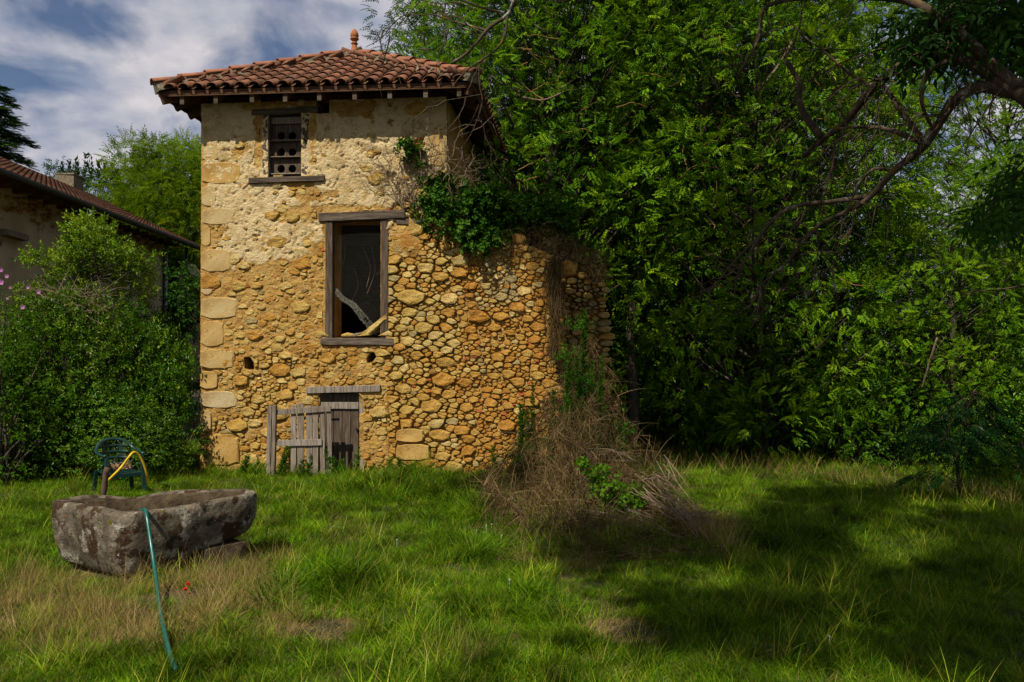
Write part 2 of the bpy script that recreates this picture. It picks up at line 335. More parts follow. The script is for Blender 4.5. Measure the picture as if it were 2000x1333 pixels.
# ------------------------------------------------------------------ tower frame
A = math.atan(138 / F); dW = Vector((math.cos(A), -math.sin(A), 0)); dD = Vector((math.sin(A), math.cos(A), 0))
P0 = Vector(((394 - 1000) / F * 13.1, 13.1, 0))
def W(px, py, v=0.0):                                          # pixel -> tower frame (u, z) on the plane at depth v
    r = ray(px, py); o = Vector((0, 0, EYE)); q = P0 + dD * v
    t = (q - o).dot(dD) / r.dot(dD); p = o + r * t - P0
    return p.dot(dW), p.z
def Winv(u, z, v=0.0):
    u = np.asarray(u, float); z = np.asarray(z, float)
    x = P0.x + dW.x * u + dD.x * v; y = P0.y + dW.y * u + dD.y * v
    a, b, _ = projpx(np.stack([x, y, z * np.ones_like(x)], -1).reshape(-1, 3))
    return a.reshape(u.shape), b.reshape(u.shape)
U1 = W(873, 300)[0]; U2 = W(1085, 600)[0]; DP = 3.54; TH = .5
ZE = 5.86; AU, AV, AZ = U1 / 2, DP / 2, 7.14; OH = .5
tower = empty('stone_tower', P0, -A); tag(tower, 'tall square golden stone tower with plastered top, tiled hipped roof and clay finial', 'tower')
ruin = empty('ruined_wall', P0 + dW * U1, -A); tag(ruin, 'broken rubble stone wall joined to the right of the tower, overgrown on top', 'wall')
OFF = {tower: Vector((0, 0, 0)), ruin: Vector((-U1, 0, 0))}
def rectW(x0, x1, y0, y1, v=0.0):
    a = W(x0, y0, v); b = W(x1, y1, v); c = W(x0, y1, v); d = W(x1, y0, v)
    return (a[0] + c[0]) / 2, (b[0] + d[0]) / 2, (b[1] + c[1]) / 2, (a[1] + d[1]) / 2      # u0,u1,z0,z1
OPEN = {'up': rectW(526, 590, 223, 347), 'big': rectW(649, 744, 431, 660), 'door': rectW(627, 703, 768, 960)}
HOLES = [rectW(479, 498, 699, 722), rectW(717, 736, 689, 708), rectW(620, 644, 190, 224)]
# body of the wall, boxes around the openings
def wallbody(u0, u1, z0, z1, opens, v0, v1, mb):
    us = sorted(set([u0, u1] + [o[0] for o in opens] + [o[1] for o in opens]))
    for a, b in zip(us[:-1], us[1:]):
        cuts = sorted([(o[2], o[3]) for o in opens if o[0] < (a + b) / 2 < o[1]])
        z = z0
        for c0, c1 in cuts:
            if c0 > z: mb.box((a, v0, z), (b, v1, c0))
            z = max(z, c1)
        if z < z1: mb.box((a, v0, z), (b, v1, z1))
def topz(u):                                                   # top of the ruined wall
    px, _ = Winv(u, np.full_like(np.asarray(u, float), 3.0))
    y = np.interp(px, [873, 920, 960, 1010, 1040, 1075, 1090], [425, 452, 462, 470, 486, 500, 520])
    return (685 - y) / F * 13.0 + EYE + .10 * fbm(px / 14., px * 0 + 3.3, 0, 3)
m = MB(); ops = list(OPEN.values()) + HOLES
wallbody(.02, U1 - .01, -.8, 5.80, ops, .03, TH, m)
m.build('wall_core', M['mortar'], tower)
m = MB()
for k in range(3):                                              # backs of the putlog holes
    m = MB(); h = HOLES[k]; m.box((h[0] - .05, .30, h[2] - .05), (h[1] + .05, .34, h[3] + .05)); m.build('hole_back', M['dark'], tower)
m = MB()
m.box((.02, TH + .002, -.8), (TH, DP, 5.8)); m.box((U1 - TH, TH + .002, -.8), (U1 - .004, DP, 5.8)); m.box((TH + .002, DP - TH, -.8), (U1 - TH - .002, DP - .002, 5.8))
m.build('side_wall', M['mortar'], tower)
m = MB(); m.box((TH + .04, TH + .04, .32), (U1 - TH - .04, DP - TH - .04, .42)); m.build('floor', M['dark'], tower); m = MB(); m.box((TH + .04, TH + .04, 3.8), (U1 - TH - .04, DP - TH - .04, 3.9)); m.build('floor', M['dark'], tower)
m = MB(); t_ = TH + .01  # added lining, its dark colour makes the room behind the window look unlit
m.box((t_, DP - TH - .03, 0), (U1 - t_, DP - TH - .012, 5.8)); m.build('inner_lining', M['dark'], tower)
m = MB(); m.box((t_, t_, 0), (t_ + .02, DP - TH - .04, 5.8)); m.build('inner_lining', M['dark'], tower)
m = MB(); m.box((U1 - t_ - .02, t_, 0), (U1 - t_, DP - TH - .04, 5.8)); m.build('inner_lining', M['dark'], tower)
# ruin body: columns with a stepped top
m = MB(); us = np.linspace(U1 + .005, U2 - .03, 22)
for a, b in zip(us[:-1], us[1:]): m.box((a, .05 + random.uniform(0, .01), -.8), (b, TH, float(topz((a + b) / 2)) - .04))
m.build('wall_core', M['mortar'], ruin, OFF[ruin])

# ------------------------------------------------------------------ mortar / plaster relief of the front
def interp_y(px, xs_, ys_): return np.interp(px, xs_, ys_)
def zones(px, py):
    """returns plaster amount, mortar level"""
    n = fbm(px / 38., py / 38., 1.7, 5, .62); n2 = fbm(px / 15., py / 15., 4.2, 4, .6)
    yb = interp_y(px, [394, 430, 520, 590, 622, 636, 760, 800, 850, 900], [250, 530, 528, 500, 470, 424, 424, 410, 375, 300])
    d = np.minimum((yb - py) / 26., 1.35) + n * 2.7 + n2 * 1.2
    for cx, cy, rx, ry, s in ((575, 421, 62, 15, 3.2), (470, 300, 34, 30, 2.2), (590, 205, 150, 10, 2.5), (425, 455, 14, 22, 4), (530, 475, 20, 10, 1.3), (700, 410, 70, 9, 3), (612, 250, 9, 40, 2.5),
                          (600, 378, 26, 20, 3.0), (508, 280, 8, 60, 3), (455, 425, 24, 12, 1.6), (820, 285, 16, 10, 2), (800, 370, 20, 30, 1.5), (560, 470, 30, 14, 1.6), (650, 380, 22, 12, 1.7), (730, 300, 18, 10, 1.5), (690, 220, 60, 14, 1.6), (480, 380, 14, 10, 1.6), (770, 240, 26, 12, 1.5)):
        d = d - s * np.exp(-(((px - cx) / rx) ** 2 + ((py - cy) / ry) ** 2))
    pl = sst(-.35, .45, d)
    # earthy mortar level outside the plaster
    lvl = .047 + .016 * n2
    lvl = np.where(px > 758, -.004 + .034 * np.clip(n * 1.8, -.6, 1), lvl)
    lvl = np.where(px > 893, .014 + .022 * n, lvl)
    lvl = np.where((px < 760) & (py > 690), .026 + .034 * np.clip(n * 2 + .1, -.7, 1), lvl)
    lump = np.exp(-(((px - 793) / 34) ** 4 + ((py - 472) / 34) ** 4)); lvl = lvl * (1 - lump) + lump * (.075 + .02 * n2)
    return pl, lvl
STEP = .0165
gu = np.arange(0.0, U2 + STEP, STEP); gv = np.arange(-.55, 5.78, STEP)
GU, GV = np.meshgrid(gu, gv)
PX, PY = Winv(GU, GV)
PL, LV = zones(PX, PY)
rough = fbm(GU * 9, GV * 9, .5, 5, .6); rough2 = fbm(GU * 33, GV * 33, 7.5, 3, .6)
pits = sst(.22, .5, fbm(GU * 13, GV * 15, 9.5, 3, .5))
Hh = PL * (.060 + .018 * rough + .010 * rough2 - .024 * pits) + (1 - PL) * (LV + .014 * rough + .011 * rough2)
crack = np.abs(fbm(GU * 1.9, GV * 1.9, 12.5, 4, .6)); Hh -= PL * .030 * (1 - sst(0, .030, crack))
inside = np.ones_like(Hh, bool)
tz = topz(np.clip(gu, U1, U2)); inside &= (GU <= U1 + .01) | (GV < tz[None, :])
for o in ops: inside &= ~((GU > o[0] + .004) & (GU < o[1] - .004) & (GV > o[2]) & (GV < o[3]))
inside &= GU < U2 - .02 + .05 * fbm(GV * 4, GV * 0 + 2.2, 0, 3)
ok = inside[:-1, :-1] & inside[1:, :-1] & inside[:-1, 1:] & inside[1:, 1:]
nx, ny = len(gu), len(gv); idx = np.arange(nx * ny).reshape(ny, nx)
Vv = np.stack([GU, -Hh, GV], -1).reshape(-1, 3)
plq = (PL[:-1, :-1] + PL[1:, 1:]) / 2 > .5
ruq = GU[:-1, :-1] > U1
q = np.stack([idx[:-1, :-1], idx[:-1, 1:], idx[1:, 1:], idx[1:, :-1]], -1)
def sub(name, mask, matl, par, label=None):
    f = q[mask & ok]; uq, inv = np.unique(f.ravel(), return_inverse=True)
    o = link(name, nmesh(name, Vv[uq], inv.reshape(-1, 4), matl, smooth=True), par, OFF[par]); o['label'] = label if label else name
    return o
sub('plaster', plq & ~ruq, M['plaster'], tower, 'pale rough lime plaster, cracked and fallen away in patches')
sub('mortar', ~plq & ~ruq, M['mortar'], tower, 'ochre earth mortar between the rubble stones')
sub('mortar', ruq, M['mortar'], ruin, 'orange earth mortar between the rubble stones')

# ------------------------------------------------------------------ stones
QUO = [(398, 425, 204, 243), (398, 462, 244, 279), (396, 430, 281, 317), (396, 474, 318, 362), (396, 426, 364, 406), (396, 462, 408, 441), (396, 415, 442, 484), (395, 455, 486, 533), (395, 419, 535, 578),
       (394, 466, 580, 624), (394, 441, 626, 679), (393, 460, 681, 722), (393, 429, 724, 761), (393, 467, 763, 798), (393, 416, 799, 845), (393, 471, 847, 911), (393, 440, 913, 950),
       (775, 830, 836, 864), (775, 842, 866, 899), (846, 873, 200, 258), (840, 873, 260, 330), (851, 873, 332, 388)]
BIG = [(871, 708, 24), (865, 741, 26), (858, 850, 27), (828, 640, 22), (799, 610, 20), (860, 541, 20), (901, 535, 19), (935, 619, 26), (466, 830, 26), (473, 744, 23), (492, 897, 24), (900, 510, 22),
       (880, 585, 22), (815, 695, 18), (778, 705, 17), (790, 760, 20), (795, 800, 18), (878, 770, 18), (905, 840, 20), (915, 880, 20), (786, 642, 15), (1040, 520, 16), (973, 698, 16), (965, 735, 14), (1012, 745, 19), (998, 702, 12),
       (1030, 690, 15), (575, 425, 20), (530, 424, 18), (452, 295, 14), (1035, 770, 13), (850, 655, 17), (873, 640, 16), (930, 690, 14), (952, 760, 14), (1050, 640, 18), (1045, 663, 16), (762, 480, 8), (735, 870, 16), (712, 620, 10),
       (505, 780, 18), (560, 770, 22), (590, 745, 14), (640, 700, 22), (690, 705, 18), (720, 745, 14), (748, 690, 16), (762, 570, 14), (770, 545, 13), (470, 560, 20), (500, 655, 22), (590, 600, 24), (560, 560, 14), (905, 635, 12),
       (610, 680, 18), (530, 620, 16), (480, 520, 16), (445, 695, 9), (950, 560, 12), (1000, 545, 14), (640, 700, 10), (920, 560, 15), (980, 580, 17), (455, 870, 14), (1052, 735, 15), (825, 775, 14), (1010, 600, 20), (965, 640, 16)]
KZ = 1.65
seeds = []
def s_add(u, z, r, fixed=False):
    if seeds:
        a = np.array(seeds); d = np.hypot(a[:, 0] - u, (a[:, 1] - z) * KZ)
        if (d < (a[:, 2] + r) * (.66 if fixed else .74)).any(): return False
    seeds.append((u, z, r)); return True
for x, y, r in BIG:
    u, z = W(x, y); s_add(u, z, r / 119.0, True)
rects = [rectW(*k) for k in QUO]
# timber footprints the stones must keep clear of
WOODR = [rectW(*k) for k in ((491, 622, 211, 225), (511, 604, 222, 348), (485, 633, 344, 359), (622, 790, 414, 433), (774, 830, 426, 439), (634, 759, 430, 662), (626, 768, 658, 675), (597, 742, 756, 771), (625, 710, 768, 960), (627, 700, 675, 681))]
EXC = rects + WOODR + HOLES
def inrect(u, z, r, m=0.0): return r[0] - m < u < r[1] + m and r[2] - m < z < r[3] + m
def rr(px, py):
    if px > 893: return (.026, .060) if random.random() < .6 else (.06, .14)
    if px > 760: return (.030, .080) if random.random() < .45 else (.08, .18)
    return (.024, .060) if random.random() < .6 else (.06, .15)
tries = [(1100, 1.6), (4000, 1.1), (9000, .85), (7000, .62)]
for n, k in tries:
    UU = rng.uniform(0, U2, n); ZZ = rng.uniform(-.35, 5.75, n)
    PXs, PYs = Winv(UU, ZZ)
    for u, z, px, py in zip(UU, ZZ, PXs, PYs):
        if py > 940 or (u > U1 and z > topz(u) - .05): continue
        if any(inrect(u, z, e, .012) for e in EXC): continue
        a, b = rr(px, py); s_add(u, z, random.uniform(a, b) * k)
S = np.array(seeds); S2 = S.copy(); S2[:, 1] *= KZ
def cell(i):
    c = S2[i]; d = np.hypot(S2[:, 0] - c[0], S2[:, 1] - c[1]); nb = np.where((d < (c[2] + S2[:, 2]) * 2.2 + .1) & (d > 0))[0]
    nb = nb[np.argsort(d[nb])][:22]
    R_ = c[2] * 1.75; poly = [(c[0] + R_ * math.cos(a), c[1] + R_ * math.sin(a)) for a in np.linspace(0, 2 * math.pi, 11)[:-1] + random.random()]
    for j in nb:
        e = S2[j]; nx_, ny_ = e[0] - c[0], e[1] - c[1]; dd = nx_ * nx_ + ny_ * ny_; L_ = math.sqrt(dd)
        k = (dd + (c[2] ** 2 - e[2] ** 2) * .62) / 2 / L_ - .0045; nx_, ny_ = nx_ / L_, ny_ / L_
        out = []
        for a, b in zip(poly, poly[1:] + poly[:1]):
            da = (a[0] - c[0]) * nx_ + (a[1] - c[1]) * ny_ - k; db = (b[0] - c[0]) * nx_ + (b[1] - c[1]) * ny_ - k
            if da <= 0: out.append(a)
            if (da < 0) != (db < 0): t = da / (da - db); out.append((a[0] + (b[0] - a[0]) * t, a[1] + (b[1] - a[1]) * t))
        poly = out
        if len(poly) < 3: return None
    return [(x, y / KZ) for x, y in poly]
def resample(poly, n):
    p = np.array(poly + poly[:1]); L_ = np.r_[0, np.cumsum(np.hypot(*np.diff(p, axis=0).T))]
    t = np.linspace(0, L_[-1], n + 1)[:-1]
    return np.stack([np.interp(t, L_, p[:, 0]), np.interp(t, L_, p[:, 1])], -1)
def smooth_poly(p, k=.22):
    return p * (1 - 2 * k) + np.roll(p, 1, 0) * k + np.roll(p, -1, 0) * k
def stone_geo(pts, lvl, n, flat=.86, jit=.13, rim=.55, mid=.93):
    tx_, tz_ = (random.gauss(0, .07), random.gauss(0, .07)) if mid < .97 else (0, 0); c = pts.mean(0); sz = np.sqrt(np.abs(np.cross(pts, np.roll(pts, -1, 0)).sum()) / 2)
    vs = []
    def ring(k, v, j):
        for p in pts:
            q_ = c + (p - c) * k * (1 + random.uniform(-j, j)); vs.append((q_[0], v + random.uniform(-j, j) * sz * .22 + ((q_[0] - c[0]) * tx_ + (q_[1] - c[1]) * tz_ if k < .99 else 0), q_[1]))
    ring(1.0, .06, 0); ring(1.0, -(lvl * rim) + .004, .05); ring(mid, -lvl * .95, jit * .6); ring(flat * .80, -lvl * 1.03 - sz * .015, jit)
    vs.append((c[0] + random.uniform(-.1, .1) * sz, -lvl * 1.03 - sz * random.uniform(-.03, .05), c[1]))
    fs = []
    for r_ in range(3):
        for j in range(n): fs.append((r_ * n + j, r_ * n + (j + 1) % n, (r_ + 1) * n + (j + 1) % n, (r_ + 1) * n + j))
    for j in range(n): fs.append((3 * n + j, 3 * n + (j + 1) % n, 4 * n))
    return vs, fs, c, sz
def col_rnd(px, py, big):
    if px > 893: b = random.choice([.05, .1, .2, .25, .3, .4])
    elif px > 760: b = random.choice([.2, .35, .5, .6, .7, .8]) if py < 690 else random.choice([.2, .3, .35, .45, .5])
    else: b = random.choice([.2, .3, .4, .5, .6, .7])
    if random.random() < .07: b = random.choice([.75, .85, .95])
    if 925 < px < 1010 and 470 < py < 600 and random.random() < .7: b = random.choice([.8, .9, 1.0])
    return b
made = {tower: [], ruin: []}
for i in range(len(S)):
    poly = cell(i)
    if poly is None: continue
    u, z, r_ = S[i]
    n = 10 if r_ > .05 else 7
    pts = resample(poly, n)
    pts = smooth_poly(pts, .09)
    pts = pts + rng.uniform(-1, 1, pts.shape) * r_ * np.array([.13, .08])
    for e in EXC:                                              # push points out of blocks and timbers
        for p in pts:
            if e[0] - .01 < p[0] < e[1] + .01 and e[2] - .01 < p[1] < e[3] + .01:
                dl = [(p[0] - e[0] + .01, 0, e[0] - .01), (e[1] + .01 - p[0], 0, e[1] + .01), (p[1] - e[2] + .01, 1, e[2] - .01), (e[3] + .01 - p[1], 1, e[3] + .01)]
                k = min(dl, key=lambda t: t[0]); p[k[1]] = k[2]
    pts[:, 0] = np.maximum(pts[:, 0], .012)
    ar = np.abs(np.cross(pts, np.roll(pts, -1, 0)).sum()) / 2
    if ar < .0006: continue
    px, py = Winv(np.array([u]), np.array([z])); px, py = float(px[0]), float(py[0])
    pl, lv = zones(np.array([px]), np.array([py])); pl, lv = float(pl[0]), float(lv[0])
    lvl = random.uniform(.022, .058) + min(.03, r_ * .18)
    if px > 758: lvl = random.uniform(.028, .060) + min(.035, r_ * .22)
    if pl > .35 and random.random() < .94: continue
    if pl > .35: lvl = random.uniform(.058, .072)
    elif lvl < lv - .004: continue
    par = tower if u < U1 else ruin
    made[par].append((ar * (1 if pl < .4 else .5), pts, lvl, n, px, py, r_))
def stone_obj(vs, fs, par, name, matl, rnd):
    a = np.array(vs); c = a.mean(0); mb = MB(); mb.cur = rnd; mb.add(a - c, fs)
    return mb.build(name, matl, par, Vector(c) + OFF[par], smooth=False)
for par in (tower, ruin):
    L_ = sorted(made[par], key=lambda t: -t[0]); rest = MB()
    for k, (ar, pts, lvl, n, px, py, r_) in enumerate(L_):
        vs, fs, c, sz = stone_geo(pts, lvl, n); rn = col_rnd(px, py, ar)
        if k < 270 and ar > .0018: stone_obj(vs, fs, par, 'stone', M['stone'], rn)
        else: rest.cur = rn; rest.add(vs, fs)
    o = rest.build('small_stones', M['stone'], par, OFF[par], smooth=False); o['kind'] = 'stuff'; o['label'] = 'small rubble stones packed between the larger ones'
QC = [.6, .7, .3, .0, .5, .6, .2, .4, .7, .5, .2, .3, .1, 1.0, .4, .0, .3, .0, .0, .6, .3, .1]
for k, (rc, qq) in enumerate(zip(rects, QUO)):
    u0, u1, z0, z1 = rc; g_ = .006
    n = 14; w_, h_ = u1 - u0 - 2 * g_, z1 - z0 - 2 * g_; cx, cz = (u0 + u1) / 2, (z0 + z1) / 2; pts = []
    for j in range(n):
        a = 2 * math.pi * (j + .5) / n; ca, sa = math.cos(a), math.sin(a); e = 6.0
        rr_ = (abs(ca) ** e + abs(sa) ** e) ** (-1 / e); pts.append((cx + ca * rr_ * w_ / 2 * random.uniform(.94, 1.02), cz + sa * rr_ * h_ / 2 * random.uniform(.93, 1.01)))
    pts = np.array(pts)
    if k < 17: pts[:, 0] = np.where(pts[:, 0] < cx - w_ * .38, u0 + .004 + rng.uniform(0, .008, n), pts[:, 0])
    vs, fs, c, sz = stone_geo(pts, .056 if k < 17 else (.085 if k < 19 else .066), n, flat=1.165, jit=.007, rim=.85, mid=.985)
    a = np.array(vs); a[:n, 1] = .25
    stone_obj(a, fs, tower, 'corner_block' if k != 17 and k != 18 else 'stone_block', M['quoin'], QC[k])
# red brick scraps in joints
bm_list = [(640, 677), (655, 678), (668, 677), (683, 678), (694, 677)] + [(470, 545), (483, 556), (487, 560), (543, 541), (548, 543), (633, 489), (418, 548), (418, 566), (760, 410), (762, 455), (838, 742), (842, 764), (850, 768), (912, 701), (925, 718), (927, 697), (963, 762), (985, 765), (1000, 738), (1010, 735), (1018, 770), (1025, 768), (1035, 748), (1052, 775), (937, 803), (984, 808), (989, 786), (958, 735), (936, 672), (1035, 672), (1050, 705), (1002, 790), (1024, 797), (995, 800), (916, 753), (1038, 783), (1068, 778), (810, 755), (752, 885), (990, 690), (1060, 690), (1040, 540), (1030, 530)]
for x, y in bm_list:
    u, z = W(x, y); par = tower if u < U1 else ruin; mb = MB(); L_ = random.uniform(.05, .10); h_ = random.uniform(.018, .034)
    mb.box((-L_ / 2, -.012, -h_ / 2), (L_ / 2, .05, h_ / 2), .004)
    o = mb.build('brick', M['brick'], par, Vector((u, -.042 if x > 760 else -.048, z)) + OFF[par]); o.rotation_euler = (0, random.uniform(-.15, .15), 0)

# recessed broken return of the ruin, right of the lit wall
RV = 1.75; UA, UB = W(1080, 600, RV)[0], W(1182, 600, RV)[0]
def top2(u):
    t = (np.asarray(u) - UA) / (UB - UA)
    return (685 - (498 + 30 * t ** 2)) / F * 14.6 + EYE + .06 * fbm(np.asarray(u) * 6, np.asarray(u) * 0, 5, 3)
m = MB()
us = np.linspace(UA, UB - .06, 9)
for a, b in zip(us[:-1], us[1:]): m.box((a, RV + .02 + random.uniform(0, .04), -.9), (b, RV + .6, float(top2((a + b) / 2)) - .05))
m.box((U2 - .32, TH - .02, -.9), (U2 - .08, RV + .3, float(topz(U2)) - .15))
m.build('return_wall_core', M['mortar'], ruin, OFF[ruin])
seeds = []
for n, k in ((700, 1.2), (1500, .8), (2000, .55)):
    for _ in range(n):
        u = random.uniform(UA - .03, UB - .03); z = random.uniform(-.4, 3.45)
        if z > top2(u) - .03: continue
        s_add(u, z, random.uniform(.05, .12) * k)
S = np.array(seeds); S2 = S.copy(); S2[:, 1] *= KZ; rest = MB()
for i in range(len(S)):
    poly = cell(i)
    if poly is None: continue
    pts = smooth_poly(resample(poly, 8), .15); vs, fs, c, sz = stone_geo(pts, random.uniform(.02, .14), 8, jit=.14)
    a = np.array(vs); a[:, 1] += RV; rn = random.choice([.3, .5, .6, .9, 1.0])
    if S[i, 2] > .055: stone_obj(a, fs, ruin, 'return_wall_stone', M['stone'], rn)
    else: rest.cur = rn; rest.add(a, fs)
o = rest.build('small_stones', M['stone'], ruin, OFF[ruin], smooth=True); o['kind'] = 'stuff'; o['label'] = 'small stones in the broken end of the ruin'

# ------------------------------------------------------------------ windows and door
def plank(px0, px1, py0, py1, v, th, name, par, matl, horiz=False, seg=5, wob=.003, dy=0, off=None):
    """a timber traced as a rectangle on the plane v; dy tilts its right / lower end"""
    u0, u1, z0, z1 = rectW(px0, px1, py0, py1, v); mb = MB()
    if horiz: mb.beam((u0, 0, 0), (u1, 0, 0), th, z1 - z0, seg=seg, wob=wob); c = Vector((0, v + th / 2, (z0 + z1) / 2))
    else: mb.beam((0, 0, z0), (0, 0, z1), u1 - u0, th, up=(0, 1, 0), seg=seg, wob=wob); c = Vector(((u0 + u1) / 2, v + th / 2, 0))
    if horiz and dy: mb.v = [(x, y, z - dy / 119. * (x - u0) / (u1 - u0)) for x, y, z in mb.v]
    if not horiz and dy: mb.v = [(x + dy / 119. * (z1 - z) / (z1 - z0), y, z) for x, y, z in mb.v]
    return mb.build(name, matl, par, c + (OFF.get(par, Vector((0, 0, 0))) if off is None else off))
fr = bpy.data.objects.new('tall_window', None); COL.objects.link(fr); fr.parent = tower; fr['label'] = 'tall dark window opening in a timber frame, screened with chicken wire'
Z0 = Vector((0, 0, 0))
plank(622, 790, 415, 432, -.085, .22, 'lintel', fr, M['woodh'], True, 8, .004, dy=-4, off=Z0)
plank(774, 830, 427, 438, -.06, .15, 'lintel_offcut', fr, M['woodh'], True, 4, .003, dy=2, off=Z0)
plank(635, 649, 432, 662, -.06, .13, 'jamb', fr, M['wood'], False, 9, .003, off=Z0)
plank(744, 758, 430, 660, -.06, .13, 'jamb', fr, M['wood'], False, 9, .003, off=Z0)
plank(626, 768, 660, 674, -.09, .26, 'sill', fr, M['woodh'], True, 8, .003, dy=1, off=Z0)
mb = MB(); a = W(690, 655); b = W(743, 646); mb.beam((a[0], .02, a[1]), (b[0], .06, b[1]), .05, .05, seg=4, wob=.004); mb.build('loose_plank', M['grey_wood'], fr)
mb = MB(); a = W(667, 657)[0]; b = W(702, 655)[0]; z = W(680, 656)[1]
mb.tube([(a, 0, z), ((a * 2 + b) / 3, .0, z + .012), ((a + b) / 2, .02, z + .005), (b, .03, z)], [.02, .042, .036, .015], 7); mb.build('loose_stone', M['stone'], fr, smooth=True)
# chicken wire : hexagonal cells
def wire_strip(mb, p, q_, r_):
    p = Vector(p); q_ = Vector(q_); d = (q_ - p).normalized(); s = d.cross(Vector((0, 1, 0))).normalized() * r_; t = Vector((0, r_, 0))
    mb.add([p + s, p - s * .5 + t, p - s * .5 - t, q_ + s, q_ - s * .5 + t, q_ - s * .5 - t], [(0, 1, 4, 3), (1, 2, 5, 4), (2, 0, 3, 5)])
u0, u1, z0, z1 = OPEN['big']; mb = MB(); cs = .036; row = 0; z = z1
zfold = lambda u: np.interp(u, [u0, (u0 + u1) / 2, u1], [W(650, 566)[1], W(698, 606)[1], W(735, 646)[1]])
def wv(u, z): return .06 + .018 * float(fbm(u * 3, z * 3, 1, 2))
while z > z0:
    u = u0 + (row % 2) * cs / 2
    while u < u1:
        if z > zfold(u):
            c = (u, wv(u, z), z); top = (u, wv(u, z + .012), z + cs * .22); tl = (u - cs / 2, wv(u - cs / 2, z), z + cs * .42); tr = (u + cs / 2, wv(u + cs / 2, z), z + cs * .42)
            wire_strip(mb, c, top, .0008); wire_strip(mb, top, tl, .0005); wire_strip(mb, top, tr, .0005)
        u += cs
    z -= cs * .42 + cs * .22; row += 1
mb.build('chicken_wire', M['wire'], fr)
mb = MB()                                                       # the torn lower part, rolled into a diagonal fold
fold = bez([(W(648, 560)[0], .03, W(648, 560)[1]), (W(668, 582)[0], -.0, W(668, 582)[1]), (W(690, 596)[0], -.02, W(690, 596)[1]), (W(708, 618)[0], -.02, W(708, 618)[1]), (W(733, 648)[0], .01, W(733, 648)[1])], 10)
for k in range(1500):
    t = random.random() * (len(fold) - 1.01); i = int(t); c = fold[i].lerp(fold[i + 1], t - i); w_ = .03 + .035 * t / len(fold)
    a = random.uniform(0, 6.28); o_ = Vector((math.cos(a) * w_ * .9, math.sin(a) * w_ * .3, math.sin(a) * w_ * .8)); e = Vector((random.uniform(-1, 1), random.uniform(-.4, .4), random.uniform(-1, 1))).normalized() * random.uniform(.012, .022)
    wire_strip(mb, c + o_ - e, c + o_ + e, .0011)
mb.build('wire_fold', M['wire'], fr)
mb = MB()
for k in range(5):
    a = W(655 + k * 18, 470 + random.uniform(0, 60)); b = W(650 + k * 20 + random.uniform(-20, 20), 570 + random.uniform(-40, 60))
    mb.tube(bez([(a[0], .5, a[1]), ((a[0] + b[0]) / 2 + .08, .55, (a[1] + b[1]) / 2), (b[0], .45, b[1])], 6), .005, 4)
mb.build('hanging_straw', M['twig'], fr)
# upper window
f2 = bpy.data.objects.new('pigeon_window', None); COL.objects.link(f2); f2.parent = tower; f2['label'] = 'small upper window closed with boards pierced by round pigeon holes'
plank(491, 620, 212, 224, -.07, .2, 'lintel', f2, M['woodh'], True, 6, .003, dy=-3, off=Z0)
plank(513, 526, 223, 346, -.055, .13, 'jamb', f2, M['wood'], False, 7, .003, dy=-1, off=Z0)
plank(590, 602, 223, 346, -.055, .13, 'jamb', f2, M['wood'], False, 7, .003, off=Z0)
plank(485, 632, 346, 357, -.10, .24, 'sill', f2, M['woodh'], True, 8, .003, dy=-2, off=Z0)
plank(527, 589, 229, 242, .02, .03, 'top_board', f2, M['grey_wood'], True, 3, .002, off=Z0)
for (ya, yb, yh) in ((244, 275, 266), (279, 307, 298), (311, 340, 330)):
    u0, u1, z0, z1 = rectW(527, 589, ya, yb, .06); mb = MB(); um = (u0 + u1) / 2
    for s_, (a, b), hx in ((0, (u0, um), 549), (1, (um, u1), 571)):
        cu, cz = W(hx, yh, .06); r_ = .066; n = 24; ins, outs = [], []
        for j in range(n):
            an = 2 * math.pi * j / n; ca, sa = math.cos(an), math.sin(an)
            ins.append((cu + ca * r_, cz + sa * r_)); t = min((b - cu) / ca if ca > 1e-6 else (a - cu) / ca if ca < -1e-6 else 9, (z1 - cz) / sa if sa > 1e-6 else (z0 - cz) / sa if sa < -1e-6 else 9)
            outs.append((cu + ca * t, cz + sa * t))
        vs = [(x, .06, y) for x, y in ins] + [(x, .06, y) for x, y in outs] + [(x, .085, y) for x, y in ins]
        fs = [(j, (j + 1) % n, n + (j + 1) % n, n + j) for j in range(n)] + [(j, 2 * n + j, 2 * n + (j + 1) % n, (j + 1) % n) for j in range(n)]
        for cx_, cz_ in ((a, z0), (b, z0), (b, z1), (a, z1)):                # fill the square corners
            best = sorted(range(n), key=lambda j: (outs[j][0] - cx_) ** 2 + (outs[j][1] - cz_) ** 2)[:2]; vs.append((cx_, .06, cz_)); fs.append((n + best[0], n + best[1], len(vs) - 1))
        mb.add(vs, fs)
    mb.build('pierced_board', M['wood'], f2)
    mb = MB(); mb.box((u0, -.01, z0 - .016), (u1, .085, z0 - .002), .001); mb.build('ledge', M['grey_wood'], f2)
